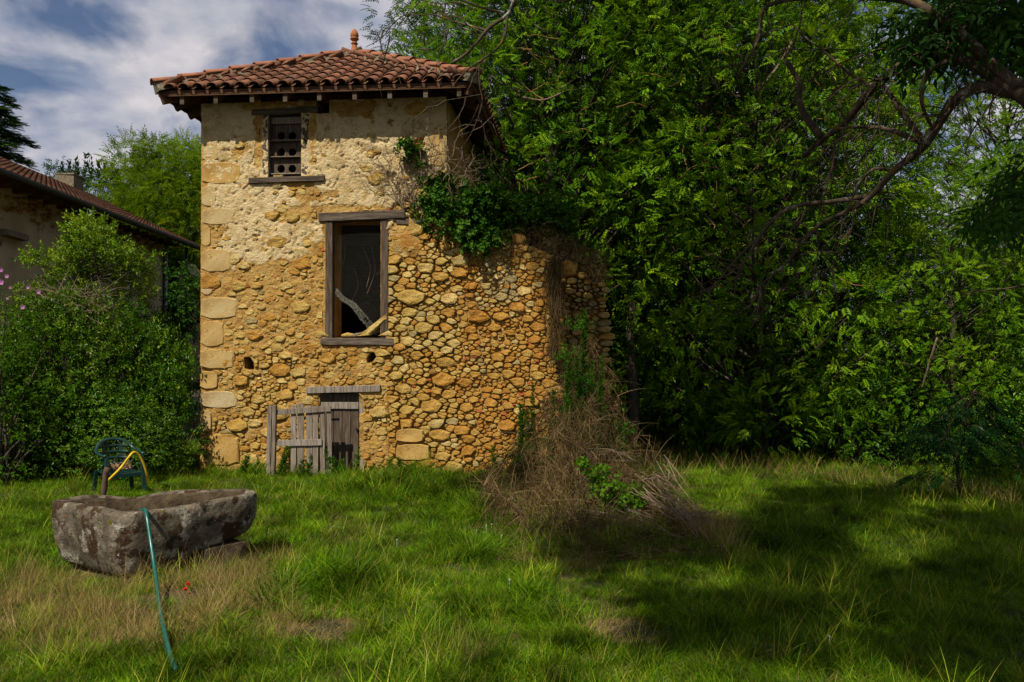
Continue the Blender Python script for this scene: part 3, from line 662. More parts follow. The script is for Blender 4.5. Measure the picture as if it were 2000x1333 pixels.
# door
dr = bpy.data.objects.new('door', None); COL.objects.link(dr); dr.parent = tower; dr['label'] = 'low grey plank door with a ledge board and iron latch'
for x0, x1 in ((628, 651), (652, 668), (669, 684), (685, 700)): plank(x0, x1, 769, 925, .03, .03, 'door_plank', dr, M['wood'], False, 6, .0015, off=Z0)
plank(626, 700, 786, 799, .0, .03, 'ledge_board', dr, M['grey_wood'], True, 4, .001, off=Z0)
plank(701, 708, 768, 925, -.03, .06, 'jamb', dr, M['grey_wood'], False, 6, .002, dy=3, off=Z0)
mb = MB(); u, z = W(699, 838); mb.box((u - .04, -.02, z - .012), (u + .03, .028, z + .012)); mb.tube([(u - .02, -.03, z + .03), (u - .02, -.035, z - .03)], .008, 6); mb.build('latch', M['iron'], dr)
mb = MB(); u, z = W(655, 817); mb.box((u - .10, .005, z - .010), (u + .05, .028, z + .010)); mb.build('hinge', M['iron'], dr)
plank(597, 742, 757, 770, -.09, .22, 'door_lintel', tower, M['grey_wood'], True, 8, .003, dy=-5)

# ------------------------------------------------------------------ roof
roof = bpy.data.objects.new('roof', None); COL.objects.link(roof); roof.parent = tower; roof['label'] = 'hipped roof of curved clay tiles on projecting rafters'
C0 = Vector((-OH, -OH, ZE)); C1 = Vector((U1 + OH, -OH, ZE)); C2 = Vector((U1 + OH, DP + OH, ZE)); C3 = Vector((-OH, DP + OH, ZE)); AP = Vector((AU, AV, AZ))
m = MB(); up = Vector((0, 0, -.05))
m.add([C0 + up, C1 + up, C2 + up, C3 + up, AP + up, C0 * 1 + up * 1.5, C1 + up * 1.5, C2 + up * 1.5, C3 + up * 1.5, AP + up * 1.5], [(0, 1, 4), (1, 2, 4), (2, 3, 4), (3, 0, 4), (6, 5, 9), (7, 6, 9), (8, 7, 9), (5, 8, 9), (0, 5, 6, 1), (1, 6, 7, 2), (2, 7, 8, 3), (3, 8, 5, 0)])
m.build('roof_deck', M['darkwood'], roof)
def halftile(L_, r0, r1, th=.014, n=8, concave=False):
    """canal tile lying along +x, low wide end at x=0"""
    mb = MB(); vs = []
    for (x, r_) in ((0, r0), (L_, r1)):
        for rr_ in (r_, r_ - th):
            for j in range(n + 1):
                a = math.pi * j / n; vs.append((x, math.cos(a) * rr_, math.sin(a) * rr_ * .82 * (1 if not concave else -1)))
    k = n + 1; fs = []
    for j in range(n):
        fs += [(j, j + 1, 2 * k + j + 1, 2 * k + j), (k + j + 1, k + j, 3 * k + j, 3 * k + j + 1), (j + 1, j, k + j, k + j + 1), (2 * k + j, 2 * k + j + 1, 3 * k + j + 1, 3 * k + j)]
    fs += [(0, 2 * k, 3 * k, k), (n, k + n, 3 * k + n, 2 * k + n)]
    mb.add(vs, fs); return mb
tile_me = halftile(.42, .098, .078).mesh('tile', M['tile'], True); ridge_me = halftile(.46, .105, .085).mesh('hip_tile', M['ridge'], True)
def frame(o, x, z):
    x = x.normalized(); z = (z - x * z.dot(x)).normalized(); y = z.cross(x); mt = Matrix((x, y, z)).transposed().to_4x4(); mt.translation = o; return mt
PITCHT = .2325; STEPT = .325; stufftiles = MB(); pans = MB()
tsrc = halftile(.42, .098, .078, n=6); psrc = halftile(.44, .095, .08, n=5, concave=True)
def slope(A_, B_, indiv, eave_only=False):
    e = (B_ - A_); L_ = e.length; e.normalize(); mid = (A_ + B_) / 2; upv = (AP - mid); run = upv.length; upv.normalize(); nrm = e.cross(upv).normalized()
    if nrm.z < 0: nrm = -nrm
    n = int(L_ / PITCHT); s0 = (L_ - (n - 1) * PITCHT) / 2
    for i in range(-1, n + 1):
        for pan in (False, True):
            s_ = s0 + (i + (.5 if pan else 0)) * PITCHT
            if s_ < .04 or s_ > L_ - .04: continue
            hh = run * min(s_, L_ - s_) / (L_ / 2) ; k = 0
            while k * STEPT < hh - .05 or k == 0:
                o = A_ + e * s_ + upv * (k * STEPT - (.05 if not pan else -.03)) + nrm * (.012 if not pan else .050)
                tilt = upv + nrm * (-.055)
                mt = frame(o + nrm * .02, tilt + e * random.uniform(-.02, .02), nrm)
                if pan:
                    pans.add([mt @ Vector(v) for v in psrc.v], psrc.f)
                elif indiv and (not eave_only or k == 0):
                    ob = link('tile', tile_me, roof); mt = mt @ Matrix.Rotation(random.uniform(-.03, .03), 4, 'X'); ob.matrix_local = mt
                else:
                    stufftiles.cur = random.random(); stufftiles.add([mt @ Vector(v) for v in tsrc.v], tsrc.f)
                k += 1
slope(C0, C1, True); slope(C1, C2, True, True); slope(C2, C3, False); slope(C3, C0, True, True)
o = pans.build('pan_tiles', M['pan'], roof, smooth=True); o['kind'] = 'stuff'
o = stufftiles.build('hidden_slope_tiles', M['tile'], roof, smooth=True); o['kind'] = 'stuff'
for k, c in enumerate((C0, C1, C2, C3)):
    d = AP - c; L_ = d.length; dn = d.normalized(); side = dn.cross(Vector((0, 0, 1))).normalized(); nr = side.cross(dn)
    if nr.z < 0: nr = -nr
    mb = MB(); seg = 40; vs = []; fs = []
    for j in range(seg + 1):
        p = c + d * j / seg + dn * (-.02); w_ = .085 + random.uniform(-.012, .012)
        vs += [p - side * (w_ + .05) - nr * .03, p - side * w_ * .8 + nr * (.125 + random.uniform(-.012, .012)), p + side * w_ * .8 + nr * (.125 + random.uniform(-.012, .012)), p + side * (w_ + .05) - nr * .03]
    for j in range(seg):
        for i in range(3): fs.append((4 * j + i, 4 * j + i + 1, 4 * j + 5 + i, 4 * j + 4 + i))
    fs += [(0, 3, 2, 1), (4 * seg, 4 * seg + 1, 4 * seg + 2, 4 * seg + 3)]
    mb.add(vs, fs); mb.build('hip_mortar', M['bed'], roof, smooth=False)
    n = 8
    for j in range(n):
        t = (j * (L_ - .15) / n)
        ob = link('hip_tile', ridge_me, roof); ob.matrix_local = frame(c + dn * (t - .05) + nr * (.115), dn - nr * .045 + side * random.uniform(-.02, .02), nr)
# rafters, fascia, hip rafters
def rafter(p, q_, w_, h_, name='rafter', matl='darkwood'):
    mb = MB(); mb.beam((0, 0, 0), q_ - p, w_, h_, seg=1, bev=.06); return mb.build(name, M[matl], roof, p)
sl = (AZ - ZE)
for x in (353, 419, 490, 555, 622, 691, 760, 830, 896):
    u = W(x, 181, -OH)[0]
    if u < -OH + .12 or u > U1 + OH - .12: continue
    vmax = min(1.0, min(u + OH, U1 + OH - u) / (AU + OH)) * (AV + OH)
    p = Vector((u, -OH + .05, ZE - .15)); q_ = Vector((u, -OH + max(.3, vmax), ZE - .15 + sl * max(.3, vmax) / (AV + OH))); rafter(p, q_, .07, .12)
    mb = MB(); mb.box((-.034, -.008, -.075), (.034, .0, .055)); mb.build('rafter_end', M['woodh'], roof, p + Vector((0, -.004, .004)))
for i in range(9):
    v = -OH + .45 + i * .46
    if v > DP + OH - .2: break
    h_ = min(v + OH, DP + OH - v) / (AV + OH) * (AU + OH)
    for s_, uu in ((1, U1 + OH - .05), (-1, -OH + .05)):
        p = Vector((uu, v, ZE - .15)); q_ = Vector((uu - s_ * max(.3, h_), v, ZE - .15 + sl * max(.3, h_) / (AU + OH))); rafter(p, q_, .07, .12)
for c in (C0, C1, C2, C3): d = AP - c; rafter(c + d.normalized() * .06 - Vector((0, 0, .16)), c + d * .9 - Vector((0, 0, .14)), .09, .15, 'hip_rafter')
for a, b in ((C0, C1), (C1, C2), (C2, C3), (C3, C0)):
    e = (b - a).normalized(); inn = e.cross(Vector((0, 0, 1))) * -1; rafter(a + inn * .02 - Vector((0, 0, .055)) + e * .01, b + inn * .02 - Vector((0, 0, .055)) - e * .01, .03, .09, 'fascia_board')
for a, b in ((C0, C1), (C3, C2)): pass
for k in range(3):                                             # soffit boards under the front overhang
    v = -OH + .10 + k * .14; z = ZE - .075 + sl * (v + OH) / (AV + OH); mb = MB(); mb.box((-OH + .1 + .14 * k, v, z - .01), (U1 + OH - .1 - .14 * k, v + .13, z + .006)); mb.build('soffit_board', M['darkwood'], roof)
mb = MB(); mb.box((.0, .06, 5.76), (U1, .26, 5.90)); mb.box((U1 - .26, .262, 5.76), (U1 - .06, DP - .1, 5.90)); mb.box((0.06, .262, 5.76), (.26, DP - .1, 5.90)); mb.build('wall_plate', M['darkwood'], roof)
mb = MB(); fp = [(.155, -.04), (.15, .0), (.125, .03), (.085, .06), (.06, .10), (.048, .15), (.045, .175), (.062, .185), (.064, .20), (.046, .21), (.044, .24), (.060, .255), (.080, .27), (.082, .285), (.062, .297), (.070, .31), (.078, .335), (.074, .37), (.060, .41), (.035, .445), (.012, .465), (.0, .47)]
mb.lathe(fp, (0, 0, 0), 20); mb.build('finial', M['terracotta'], roof, AP + Vector((0, 0, .07)), smooth=True)

# ------------------------------------------------------------------ broken paling gate leaning in front of the door
GVv = -.42
gate = empty('paling_gate', P0 + dW * W(585, 900, GVv)[0] + dD * GVv + Vector((0, 0, -.3)), -A); tag(gate, 'broken grey wooden paling gate propped in front of the low door', 'gate')
goff = -Vector((W(585, 900, GVv)[0], GVv, -.3))
for x0, x1, y0, dy in ((568, 578, 793, 0), (580, 593, 790, 1), (597, 609, 792, 2), (611, 621, 794, 0), (624, 633, 793, 2), (638, 646, 797, 3)):
    plank(x0, x1, y0 + random.uniform(-2, 2), 935, GVv, .022, 'slat', gate, M['grey_wood'], False, 6, .002, dy=dy, off=goff)
plank(540, 646, 801, 812, GVv - .028, .024, 'rail', gate, M['grey_wood'], True, 5, .002, dy=-8, off=goff)
plank(541, 628, 861, 873, GVv - .028, .024, 'rail', gate, M['grey_wood'], True, 5, .002, dy=-3, off=goff)
post = empty('gate_post', P0 + dW * W(530, 900, -.5)[0] + dD * -.5 + Vector((0, 0, -.3)), -A); tag(post, 'split silvery wooden post standing left of the paling gate', 'post')
poff = -Vector((W(530, 900, -.5)[0], -.5, -.3))
plank(522, 530, 794, 935, -.5, .08, 'post_half', post, M['grey_wood'], False, 8, .003, dy=-2, off=poff)
plank(531, 538, 792, 935, -.495, .07, 'post_half', post, M['grey_wood'], False, 8, .003, dy=-2, off=poff)

# ------------------------------------------------------------------ leaves
def quadleaf(o, d, nrm, L_, w_, fold=.25, mid=.42):
    o, d, nrm = np.array(o, float), np.array(d, float), np.array(nrm, float); d /= np.linalg.norm(d); s = np.cross(d, nrm); s /= np.linalg.norm(s); n_ = np.cross(s, d)
    return [o, o + d * L_ * mid + s * w_ / 2 - n_ * 0 + n_ * w_ * fold, o + d * L_ - n_ * L_ * .12, o + d * L_ * mid - s * w_ / 2 + n_ * w_ * fold]
def tpl_ash(L_=.22, n=4, l=.092, w=.036):
    v = []
    for i in range(n):
        t = .25 + .75 * i / n; o = (L_ * t, 0, -.05 * t * t)
        for s in (1, -1): v += quadleaf(o, (.65, s * .8, -.18), (0, 0, 1), l * (1 - .15 * abs(t - .5)), w)
    v += quadleaf((L_, 0, -.05), (1, 0, -.3), (0, 0, 1), l, w)
    return np.array(v)
def tpl_sprig(n=7, L_=.13, l=.058, w=.029):
    v = []
    for i in range(n):
        t = (i + .5) / n; a = i * 2.4
        v += quadleaf((L_ * t, 0, 0), (.6, math.cos(a), math.sin(a)), (.5, -math.sin(a) * .3, 1), l * random.uniform(.8, 1.15), w * random.uniform(.85, 1.15))
    return np.array(v)
def tpl_one(l=.06, w=.055): return np.array(quadleaf((0, 0, 0), (1, 0, -.2), (0, 0, 1), l, w, .12, .35))
def tpl_needles(n=9, L_=.4):
    v = []
    for i in range(n):
        t = (i + .5) / n
        for s in (1, -1): v += quadleaf((L_ * t, 0, -.03 * t), (.8, s * .7, -.1), (0, 0, 1), .13 * (1.15 - .5 * t), .035)
    return np.array(v)
def unit(v): return v / np.maximum(1e-9, np.linalg.norm(v, axis=-1, keepdims=True))
def scatter(tpl, pos, d, nrm, sc, rn):
    d = unit(d); s = unit(np.cross(nrm, d)); n_ = np.cross(d, s)
    Rm = np.stack([d, s, n_], -1)                              # columns
    V = np.einsum('nij,kj->nki', Rm * sc[:, None, None], tpl) + pos[:, None, :]
    k = len(tpl); nl = k // 4
    rr_ = np.repeat(np.clip(rn[:, None] + rng.normal(0, .10, (len(rn), nl)), 0, 1), 4, axis=1)
    return V.reshape(-1, 3), rr_.reshape(-1)
def leafmesh(name, parts, matl):
    V = np.concatenate([p[0] for p in parts]); r_ = np.concatenate([p[1] for p in parts])
    return nmesh(name, V, np.arange(len(V)).reshape(-1, 4), matl, rnd=r_)
def rdir(n):
    v = rng.normal(size=(n, 3)); return unit(v)
def clump_leaves(tpl, centres, radii, per, sc=(.8, 1.2), droop=.35, shell=.55, flat=.75, rbase=.5, out=None):
    """leaf sprays filling ellipsoidal clumps; spray points outward and droops"""
    pos, dd, nn, ss, rn = [], [], [], [], []
    for i, (c, r_) in enumerate(zip(centres, radii)):
        n = int(per * (r_ ** 2)); 
        if n < 1: continue
        u = rdir(n); rad = (shell + (1 - shell) * rng.random(n) ** .6) * (1 + .25 * fbm(u[:, 0] * 2.3 + i, u[:, 1] * 2.3, u[:, 2] * 2.3, 2))
        p = u * rad[:, None] * r_; p[:, 2] *= flat; low = p[:, 2] < -.20 * r_
        keep = ~(low & (rng.random(n) < .8)); u, p = u[keep], p[keep]; n = len(u)
        d = u + rng.normal(0, .45, (n, 3)); d[:, 2] -= droop
        no = np.array([0, 0, .8]) + rng.normal(0, .34, (n, 3)) + u * .75
        pos.append(p + c); dd.append(d); nn.append(no); ss.append(rng.uniform(sc[0], sc[1], n)); rn.append(np.clip(rng.normal(rbase + .12 * math.sin(i * 7.7), .16, n), 0, 1))
    return scatter(tpl, np.concatenate(pos), np.concatenate(dd), np.concatenate(nn), np.concatenate(ss), np.concatenate(rn))
def make_tree(h, rx, zlow, nclump, per, seed, tpl, leafm, trunk_r=.17, lean=(0, 0), crad=(.55, 1.05), bark='bark', rbase=.5, flatp=1.0):
    """meshes (trunk, crown) of one kind of tree, standing at the origin"""
    rs = np.random.default_rng(seed); cs, rads = [], []
    while len(cs) < nclump:
        z = zlow + (h - zlow) * rs.random() ** .85; t = (z - zlow) / (h - zlow)
        prof = rx * (math.sin(math.pi * (.13 + .78 * t)) ** .55) * flatp; a = rs.random() * 2 * math.pi; q_ = prof * (.45 + .62 * rs.random() ** .5)
        c = np.array([math.cos(a) * q_ + lean[0] * t, math.sin(a) * q_ + lean[1] * t, z]); r_ = rs.uniform(*crad) * (1.1 - .35 * t)
        if cs and (np.linalg.norm(np.array(cs) - c, axis=1) < (np.array(rads) + r_) * .68).any(): 
            if rs.random() < .99: continue
        cs.append(c); rads.append(r_)
    V, rn = clump_leaves(tpl, cs, rads, per, rbase=rbase, shell=.66, droop=.08)
    crown = nmesh('crown', V, np.arange(len(V)).reshape(-1, 4), M[leafm], rnd=rn)
    mb = MB(); pts = []; n = 9
    for i in range(n):
        t = i / (n - 1); pts.append((lean[0] * t * t + .12 * math.sin(seed + t * 5) * t, lean[1] * t * t + .12 * math.cos(seed * 2 + t * 4) * t, -.3 + (h * .86 + .3) * t))
    mb.tube(bez(pts, 3), interp([trunk_r * 1.35, trunk_r, trunk_r * .85, trunk_r * .6, trunk_r * .3, .02], 3 * (n - 1) + 1), 9)
    for c, r_ in zip(cs, rads):
        zt = max(.8, c[2] - np.hypot(c[0], c[1]) * rs.uniform(.5, .9) - .2); t = min(1, (zt + .3) / (h * .86 + .3)); k = t * (n - 1); i = min(n - 2, int(k)); b = Vector(pts[i]).lerp(Vector(pts[i + 1]), k - i)
        c = Vector(c); mid = b.lerp(c, .5) + Vector((rs.uniform(-.2, .2), rs.uniform(-.2, .2), rs.uniform(-.25, .15))); br = trunk_r * .30 * (1 - .6 * t)
        mb.tube(bez([b, mid, c], 4), interp([br, br * .6, .008], 9), 5, cap=False)
    return mb.mesh('trunk', M[bark], True), crown
ash = tpl_ash(); spr = tpl_sprig(); ash2 = tpl_ash(.30, 4, .10, .034)
def place(name, meshes, loc, rz, sc, label, cat, group=None):
    e = empty(name, loc, rz); e.scale = sc if hasattr(sc, '__len__') else (sc, sc, sc); tag(e, label, cat, group)
    link('trunk', meshes[0], e); link('crown', meshes[1], e); return e
TA = make_tree(14.0, 3.1, 1.3, 150, 200, 3, ash, 'ash_leaf', .20)
TB = make_tree(15.0, 3.3, 2.0, 165, 195, 8, ash, 'ash_leaf', .22, lean=(.7, 0))
TC = make_tree(10.5, 2.9, .7, 125, 205, 21, ash, 'ash_leaf', .16, lean=(-.5, -.3), rbase=.6)
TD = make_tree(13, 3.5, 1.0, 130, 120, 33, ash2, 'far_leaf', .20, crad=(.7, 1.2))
FOREST = [  # x, y, kind, rot, scale, label
    (.9, 18.2, TB, 1.1, 1.0, 'tall ash rising behind the tower roof, its crown edge against the sky'),
    (3.9, 18.6, TA, 4.0, 1.05, 'tall leafy ash with a dark trunk just right of the ruin'),
    (5.3, 16.9, TC, 0.4, 1.0, 'leafy ash hanging low over the dark gap in the middle of the wood edge'),
    (6.3, 19.2, TB, 2.7, 1.0, 'tall ash with pale slanting limbs near the centre of the right half'),
    (8.7, 15.8, TC, 3.5, .55, 'bushy ash with bright sprays at the front of the wood edge'),
    (13.3, 20.4, TC, 5.2, 1.08, 'ash in front of the sky gap at the upper right'),
    (13.6, 17.0, TA, 2.0, .72, 'lower ash at the right end of the wood edge'),
    (10.9, 16.9, TC, 1.3, .62, 'low bushy ash below the sky gap at the upper right'),
]
for x, y, T, rz, sc, lb in FOREST: place('ash_tree', T, (x, y, float(gz(x, y)) - .1), rz, sc, lb, 'tree')
LOWB = [(10.4, 23), (12.7, 24.5), (15.3, 23)]
BACK = LOWB + [(.8, 21.5), (2.6, 21.5), (-1.2, 24), (2.5, 24), (5.2, 25.5), (7.6, 23.5), (9.0, 27), (17.5, 24.5), (4.0, 30), (8.5, 31), (21, 27), (0.5, 33)]
for k, (x, y) in enumerate(BACK):
    s_ = .85 + .25 * hsh(np.array(k), np.array(3), np.array(1)); s_ = float(s_) * (.62 if 11 < x < 13 else 1) * (.7 if x > 15.4 else 1); s_ = .46 if (x, y) in LOWB else s_
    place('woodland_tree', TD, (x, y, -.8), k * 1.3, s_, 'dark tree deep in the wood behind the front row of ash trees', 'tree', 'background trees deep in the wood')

# shrubs and understory ---------------------------------------------------------------
def make_shrub(rx, ry, h, nclump, per, seed, tpl, leafm, crad=(.25, .5), rbase=.5, sc=(.8, 1.2), stems=26, twigm='bark', fill=.35):
    rs = np.random.default_rng(seed); cs, rads = [], []
    for _ in range(nclump):
        a = rs.random() * 2 * math.pi; el = math.asin(rs.random() ** .8); q_ = fill + (1 - fill) * rs.random() ** .4
        cs.append(np.array([math.cos(a) * math.cos(el) * rx * q_, math.sin(a) * math.cos(el) * ry * q_, .15 + math.sin(el) * h * q_])); rads.append(rs.uniform(*crad))
    V, rn = clump_leaves(tpl, cs, rads, per, sc, droop=.05, rbase=rbase, shell=.35, flat=.85)
    crown = nmesh('foliage', V, np.arange(len(V)).reshape(-1, 4), M[leafm], rnd=rn)
    mb = MB()
    for i in range(stems):
        c = Vector(cs[rs.integers(len(cs))]); b = Vector((rs.uniform(-.2, .2) * rx, rs.uniform(-.2, .2) * ry, -.1))
        mb.tube(bez([b, b.lerp(c, .5) + Vector((rs.uniform(-.1, .1), rs.uniform(-.1, .1), .1)), c * 1.02], 4), interp([.03, .018, .005], 9), 4, cap=False)
    return mb.mesh('stems', M[twigm], True), crown
def place_shrub(name, meshes, loc, rz, sc, label, group=None):
    e = empty(name, loc, rz); e.scale = sc if hasattr(sc, '__len__') else (sc, sc, sc); tag(e, label, 'shrub', group)
    link('stems', meshes[0], e); link('foliage', meshes[1], e); return e
sprw = tpl_sprig(6, .16, .075, .042)
U_1 = make_shrub(1.3, 1.0, 2.0, 60, 210, 5, sprw, 'shrub_leaf', (.25, .5), rbase=.35)
U_2 = make_shrub(1.1, 1.0, 1.4, 45, 190, 9, ash, 'ash_leaf', (.25, .5), rbase=.45)
UND = [(3.4, 18.3, U_1, 1.0), (4.3, 16.3, U_2, .8), (5.4, 16.9, U_1, 1.1), (6.9, 15.9, U_2, 1.0), (7.9, 16.2, U_1, 1.05), (9.4, 14.6, U_1, .9), (10.4, 15.4, U_2, 1.2), (11.6, 14.6, U_1, 1.2), (12.4, 13.0, U_2, 1.0), (9.6, 13.3, U_2, .55), (8.4, 13.9, U_2, .5), (11.0, 12.8, U_1, .75), (2.4, 19.0, U_1, 1.2), (9.9, 17.5, U_1, 1.5), (7.0, 18.5, U_1, 1.4), (12.5, 16.5, U_1, 1.4), (14.3, 15.0, U_1, 1.2)]
for k, (x, y, T, sc) in enumerate(UND):
    place_shrub('undergrowth_bush', T, (x, y, float(gz(x, y)) - .05), k * 1.7, (sc, sc, sc * (1 + .2 * math.sin(k * 3))), 'shaggy bush in the dark undergrowth along the foot of the wood', 'undergrowth bushes along the wood edge')

ORD = ['leftmost', 'second from the left', 'third from the left', 'fourth from the left', 'fifth from the left', 'sixth from the left', 'seventh from the left', 'eighth from the left', 'ninth from the left', 'tenth from the left', 'tenth from the right', 'ninth from the right', 'eighth from the right', 'seventh from the right', 'sixth from the right', 'fifth from the right', 'fourth from the right', 'third from the right', 'second from the right', 'rightmost']
def relabel(group, text):
    obs = [o for o in bpy.data.objects if o.get('group') == group]
    def sx(o): l = o.matrix_world.translation if False else o.location; return l.x / max(l.y, .1)
    obs.sort(key=sx); n = len(obs)
    EX = ['eleventh', 'twelfth', 'thirteenth', 'fourteenth']; LF = ORD[:10] + [e_ + ' from the left' for e_ in EX]; RT = ORD[::-1][:10] + [e_ + ' from the right' for e_ in EX]
    for i, o in enumerate(obs): o['label'] = text % (LF[i] if i < (n + 1) // 2 else RT[n - 1 - i])
relabel('undergrowth bushes along the wood edge', 'shaggy dark bush, %s along the foot of the wood')
relabel('background trees deep in the wood', 'dark tree deep in the wood, %s behind the ash trees')
# big evergreen shrubbery left of the tower
SH1 = make_shrub(1.55, 1.0, 2.35, 170, 300, 14, spr, 'shrub_leaf', (.22, .42), rbase=.5, stems=40, fill=.55)
SH2 = make_shrub(1.2, .9, 1.8, 110, 290, 15, spr, 'shrub_leaf', (.2, .4), rbase=.38, stems=30, fill=.55)
def gp(px, Y): x = (px - 1000) / F * Y; return (x, Y, float(gz(x, Y)))
place_shrub('evergreen_shrub', SH1, gp(130, 12.6), 0, (1.0, 1.0, 1.14), 'big rounded dark green shrub left of the tower behind the plastic chair')
place_shrub('evergreen_shrub', SH2, gp(285, 13.3), 1.9, (.95, .95, 1.27), 'dense shrub growing against the tower corner, right half of the shrubbery')
place_shrub('evergreen_shrub', SH2, gp(10, 12.1), 4.0, (1.05, .9, 1.0), 'dense low shrub at the left picture edge below the mauve flowers')
place_shrub('evergreen_shrub', SH2, gp(200, 12.0), 3.0, (1.0, .6, .66), 'low front shrub directly behind the plastic chair')
# small tree rising out of the shrubbery (traced)
YT = 13.2
e = empty('small_leafy_tree', gp(175, YT)); tag(e, 'small open tree with a forked stem rising out of the shrubbery before the house', 'tree')
eo = -Vector(gp(175, YT)); mb = MB()
trk = [P(*q_, YT) for q_ in ((165, 760), (160, 640), (172, 590), (180, 550), (185, 500), (180, 462))]
mb.tube([p + eo for p in bez(trk, 5)], interp([.05, .035, .03, .02, .008], 26), 6)
cl, cr_ = [], []
for (x, y, r_) in ((175, 447, .25), (155, 452, .22), (200, 462, .22), (150, 478, .20), (190, 485, .25), (165, 500, .28), (135, 505, .16), (85, 512, .22), (65, 505, .13), (105, 517, .16), (145, 525, .25), (215, 505, .22), (240, 493, .2), (250, 510, .22), (225, 530, .25), (262, 530, .2), (285, 515, .14), (295, 500, .1), (270, 545, .2), (300, 548, .12), (200, 545, .2), (130, 545, .2), (100, 560, .2), (240, 555, .15), (290, 570, .15), (270, 590, .22), (160, 570, .15), (60, 580, .22), (110, 590, .2), (220, 600, .25), (170, 620, .3), (120, 630, .3)):
    c = P(x, y, YT + random.uniform(-.35, .35)) + eo; cl.append(np.array(c)); cr_.append(r_ * 1.25)
    b = trk[3].lerp(trk[4], random.random()) + eo if y < 560 else trk[2] + eo
    mb.tube(bez([b, b.lerp(c, .5) + Vector((0, random.uniform(-.1, .1), -.05)), c], 4), interp([.014, .008, .003], 9), 4, cap=False)
mb.build('trunk', M['bark'], e, smooth=True)
link('crown', leafmesh('crown', [clump_leaves(spr, cl, cr_, 900, rbase=.75, shell=.2, droop=-.1)], M['shrub_leaf']), e)
# bare twigs in the middle of the shrubbery
mb = MB()
for k in range(170):
    x = random.uniform(70, 215); y = random.uniform(565, 640); p = P(x, y, 12.5 + random.uniform(-.3, .5)); d = Vector((random.uniform(-1, 1), random.uniform(-.5, .5), random.uniform(-.3, .8))).normalized() * random.uniform(.25, .55)
    mb.tube([p, p + d * .5 + Vector((0, 0, random.uniform(-.05, .05))), p + d], [.006, .004, .002], 3, cap=False)
tag(mb.build('bare_twigs', M['twig']), 'tangle of bare grey twigs on top of the shrubbery', 'twigs', kind='stuff')
# mauve flowering shrub at the left edge
fx = gp(8, 11.4); e = place_shrub('flowering_shrub', make_shrub(.75, .6, 2.55, 60, 260, 44, tpl_sprig(6, .14, .06, .035), 'bramble', (.15, .32), sc=(.8, 1.1), rbase=.3), fx, .7, 1.0, 'light green mauve-flowered shrub at the left picture edge')
for x, y, r_ in ((3, 528, 6), (3, 552, 8), (14, 540, 6), (55, 562, 5), (76, 571, 6), (45, 600, 7), (15, 583, 4), (20, 562, 4)):
    p = P(x, y, 10.8) - Vector(fx); rr_ = .75 * r_ / F * 10.8; mb = MB()
    for k in range(5):
        a = k * 1.257 + .3; d = Vector((math.cos(a), -.35, math.sin(a))); s = Vector((-math.sin(a), 0, math.cos(a))) * rr_ * .45
        mb.add([p, p + d * rr_ * .6 + s, p + d * rr_ * 1.05, p + d * rr_ * .6 - s], [(0, 1, 2, 3)])
    o = mb.build('flower', M['mauve'], e); o.rotation_euler = (0, 0, 0); o.matrix_parent_inverse = Matrix.Rotation(-.7, 4, 'Z')

# ------------------------------------------------------------------ far left: conifer, dark shrub tree, bright tree
def conifer(h, rx, seed):
    rs = np.random.default_rng(seed); tp = tpl_needles(); pos, dd, nn, ss, rn = [], [], [], [], []; mb = MB()
    mb.tube([(0, 0, -.3), (0, 0, h)], [.2, .02], 7)
    for i in range(95):
        t = (i / 95) ** .9; z = h * (.12 + .86 * t); L_ = rx * (1 - t) ** .75 * rs.uniform(.75, 1.1) + .25; a = i * 2.399
        d = Vector((math.cos(a), math.sin(a), 0)); k = max(3, int(L_ / .13)); pts = []
        for j in range(k):
            s = (j + 1) / k; p = d * (L_ * s) + Vector((0, 0, z + .25 * L_ * s - .42 * L_ * s * s)); pts.append(p)
            for _ in range(8):
                sd_ = Vector((-d.y, d.x, 0)) * rs.uniform(-1, 1); q_ = p + sd_ * .30 * (1.3 - s) + Vector((0, 0, rs.uniform(-.06, .1))); pos.append(q_); dd.append((d + sd_ * .9) + Vector((0, 0, rs.uniform(-.35, .25)))); nn.append((rs.normal(0, .2), rs.normal(0, .2), 1)); ss.append(rs.uniform(.7, 1.2)); rn.append(rs.random())
        mb.tube([Vector((0, 0, z))] + pts, interp([.035, .006], k + 1), 4, cap=False)
    V, r_ = scatter(tp, np.array([tuple(p) for p in pos]), np.array([tuple(p) for p in dd]), np.array(nn), np.array(ss), np.array(rn))
    return mb.mesh('trunk', M['bark'], True), nmesh('crown', V, np.arange(len(V)).reshape(-1, 4), M['conifer'], rnd=r_)
cf = conifer(12.6, 3.3, 3)
place('cedar_tree', cf, ((-22 - 1000) / F * 36, 36, -1), .3, 1.2, 'dark conifer with layered boughs above the farmhouse roof at the left edge', 'tree')
far_t = make_tree(8.6, 2.4, 1.2, 190, 330, 51, ash2, 'bright_leaf', .14, crad=(.45, .85))
place('locust_tree', far_t, ((330 - 1000) / F * 30, 30, -.8), .5, 1.16, 'yellow-green feathery tree between the farmhouse roof and the tower', 'tree')
place('locust_tree', far_t, ((400 - 1000) / F * 32, 32, -.8), 2.5, 1.22, 'yellow-green feathery tree half hidden behind the tower corner', 'tree')
sprw = tpl_sprig(6, .16, .075, .042)
dk = make_tree(6.9, 1.9, 1.0, 120, 330, 52, sprw, 'far_leaf', .12, crad=(.35, .7))
place('bay_tree', dk, ((175 - 1000) / F * 31, 31, -.6), 0, 1.33, 'dark upright bushy tree with spiky tips just above the farmhouse roof', 'tree')
place('bay_tree', dk, ((262 - 1000) / F * 32, 32, -.8), 2, 1.18, 'dark bushy tree between the spiky one and the yellow-green tree', 'tree')
mb = MB()
pos, dd = [], []
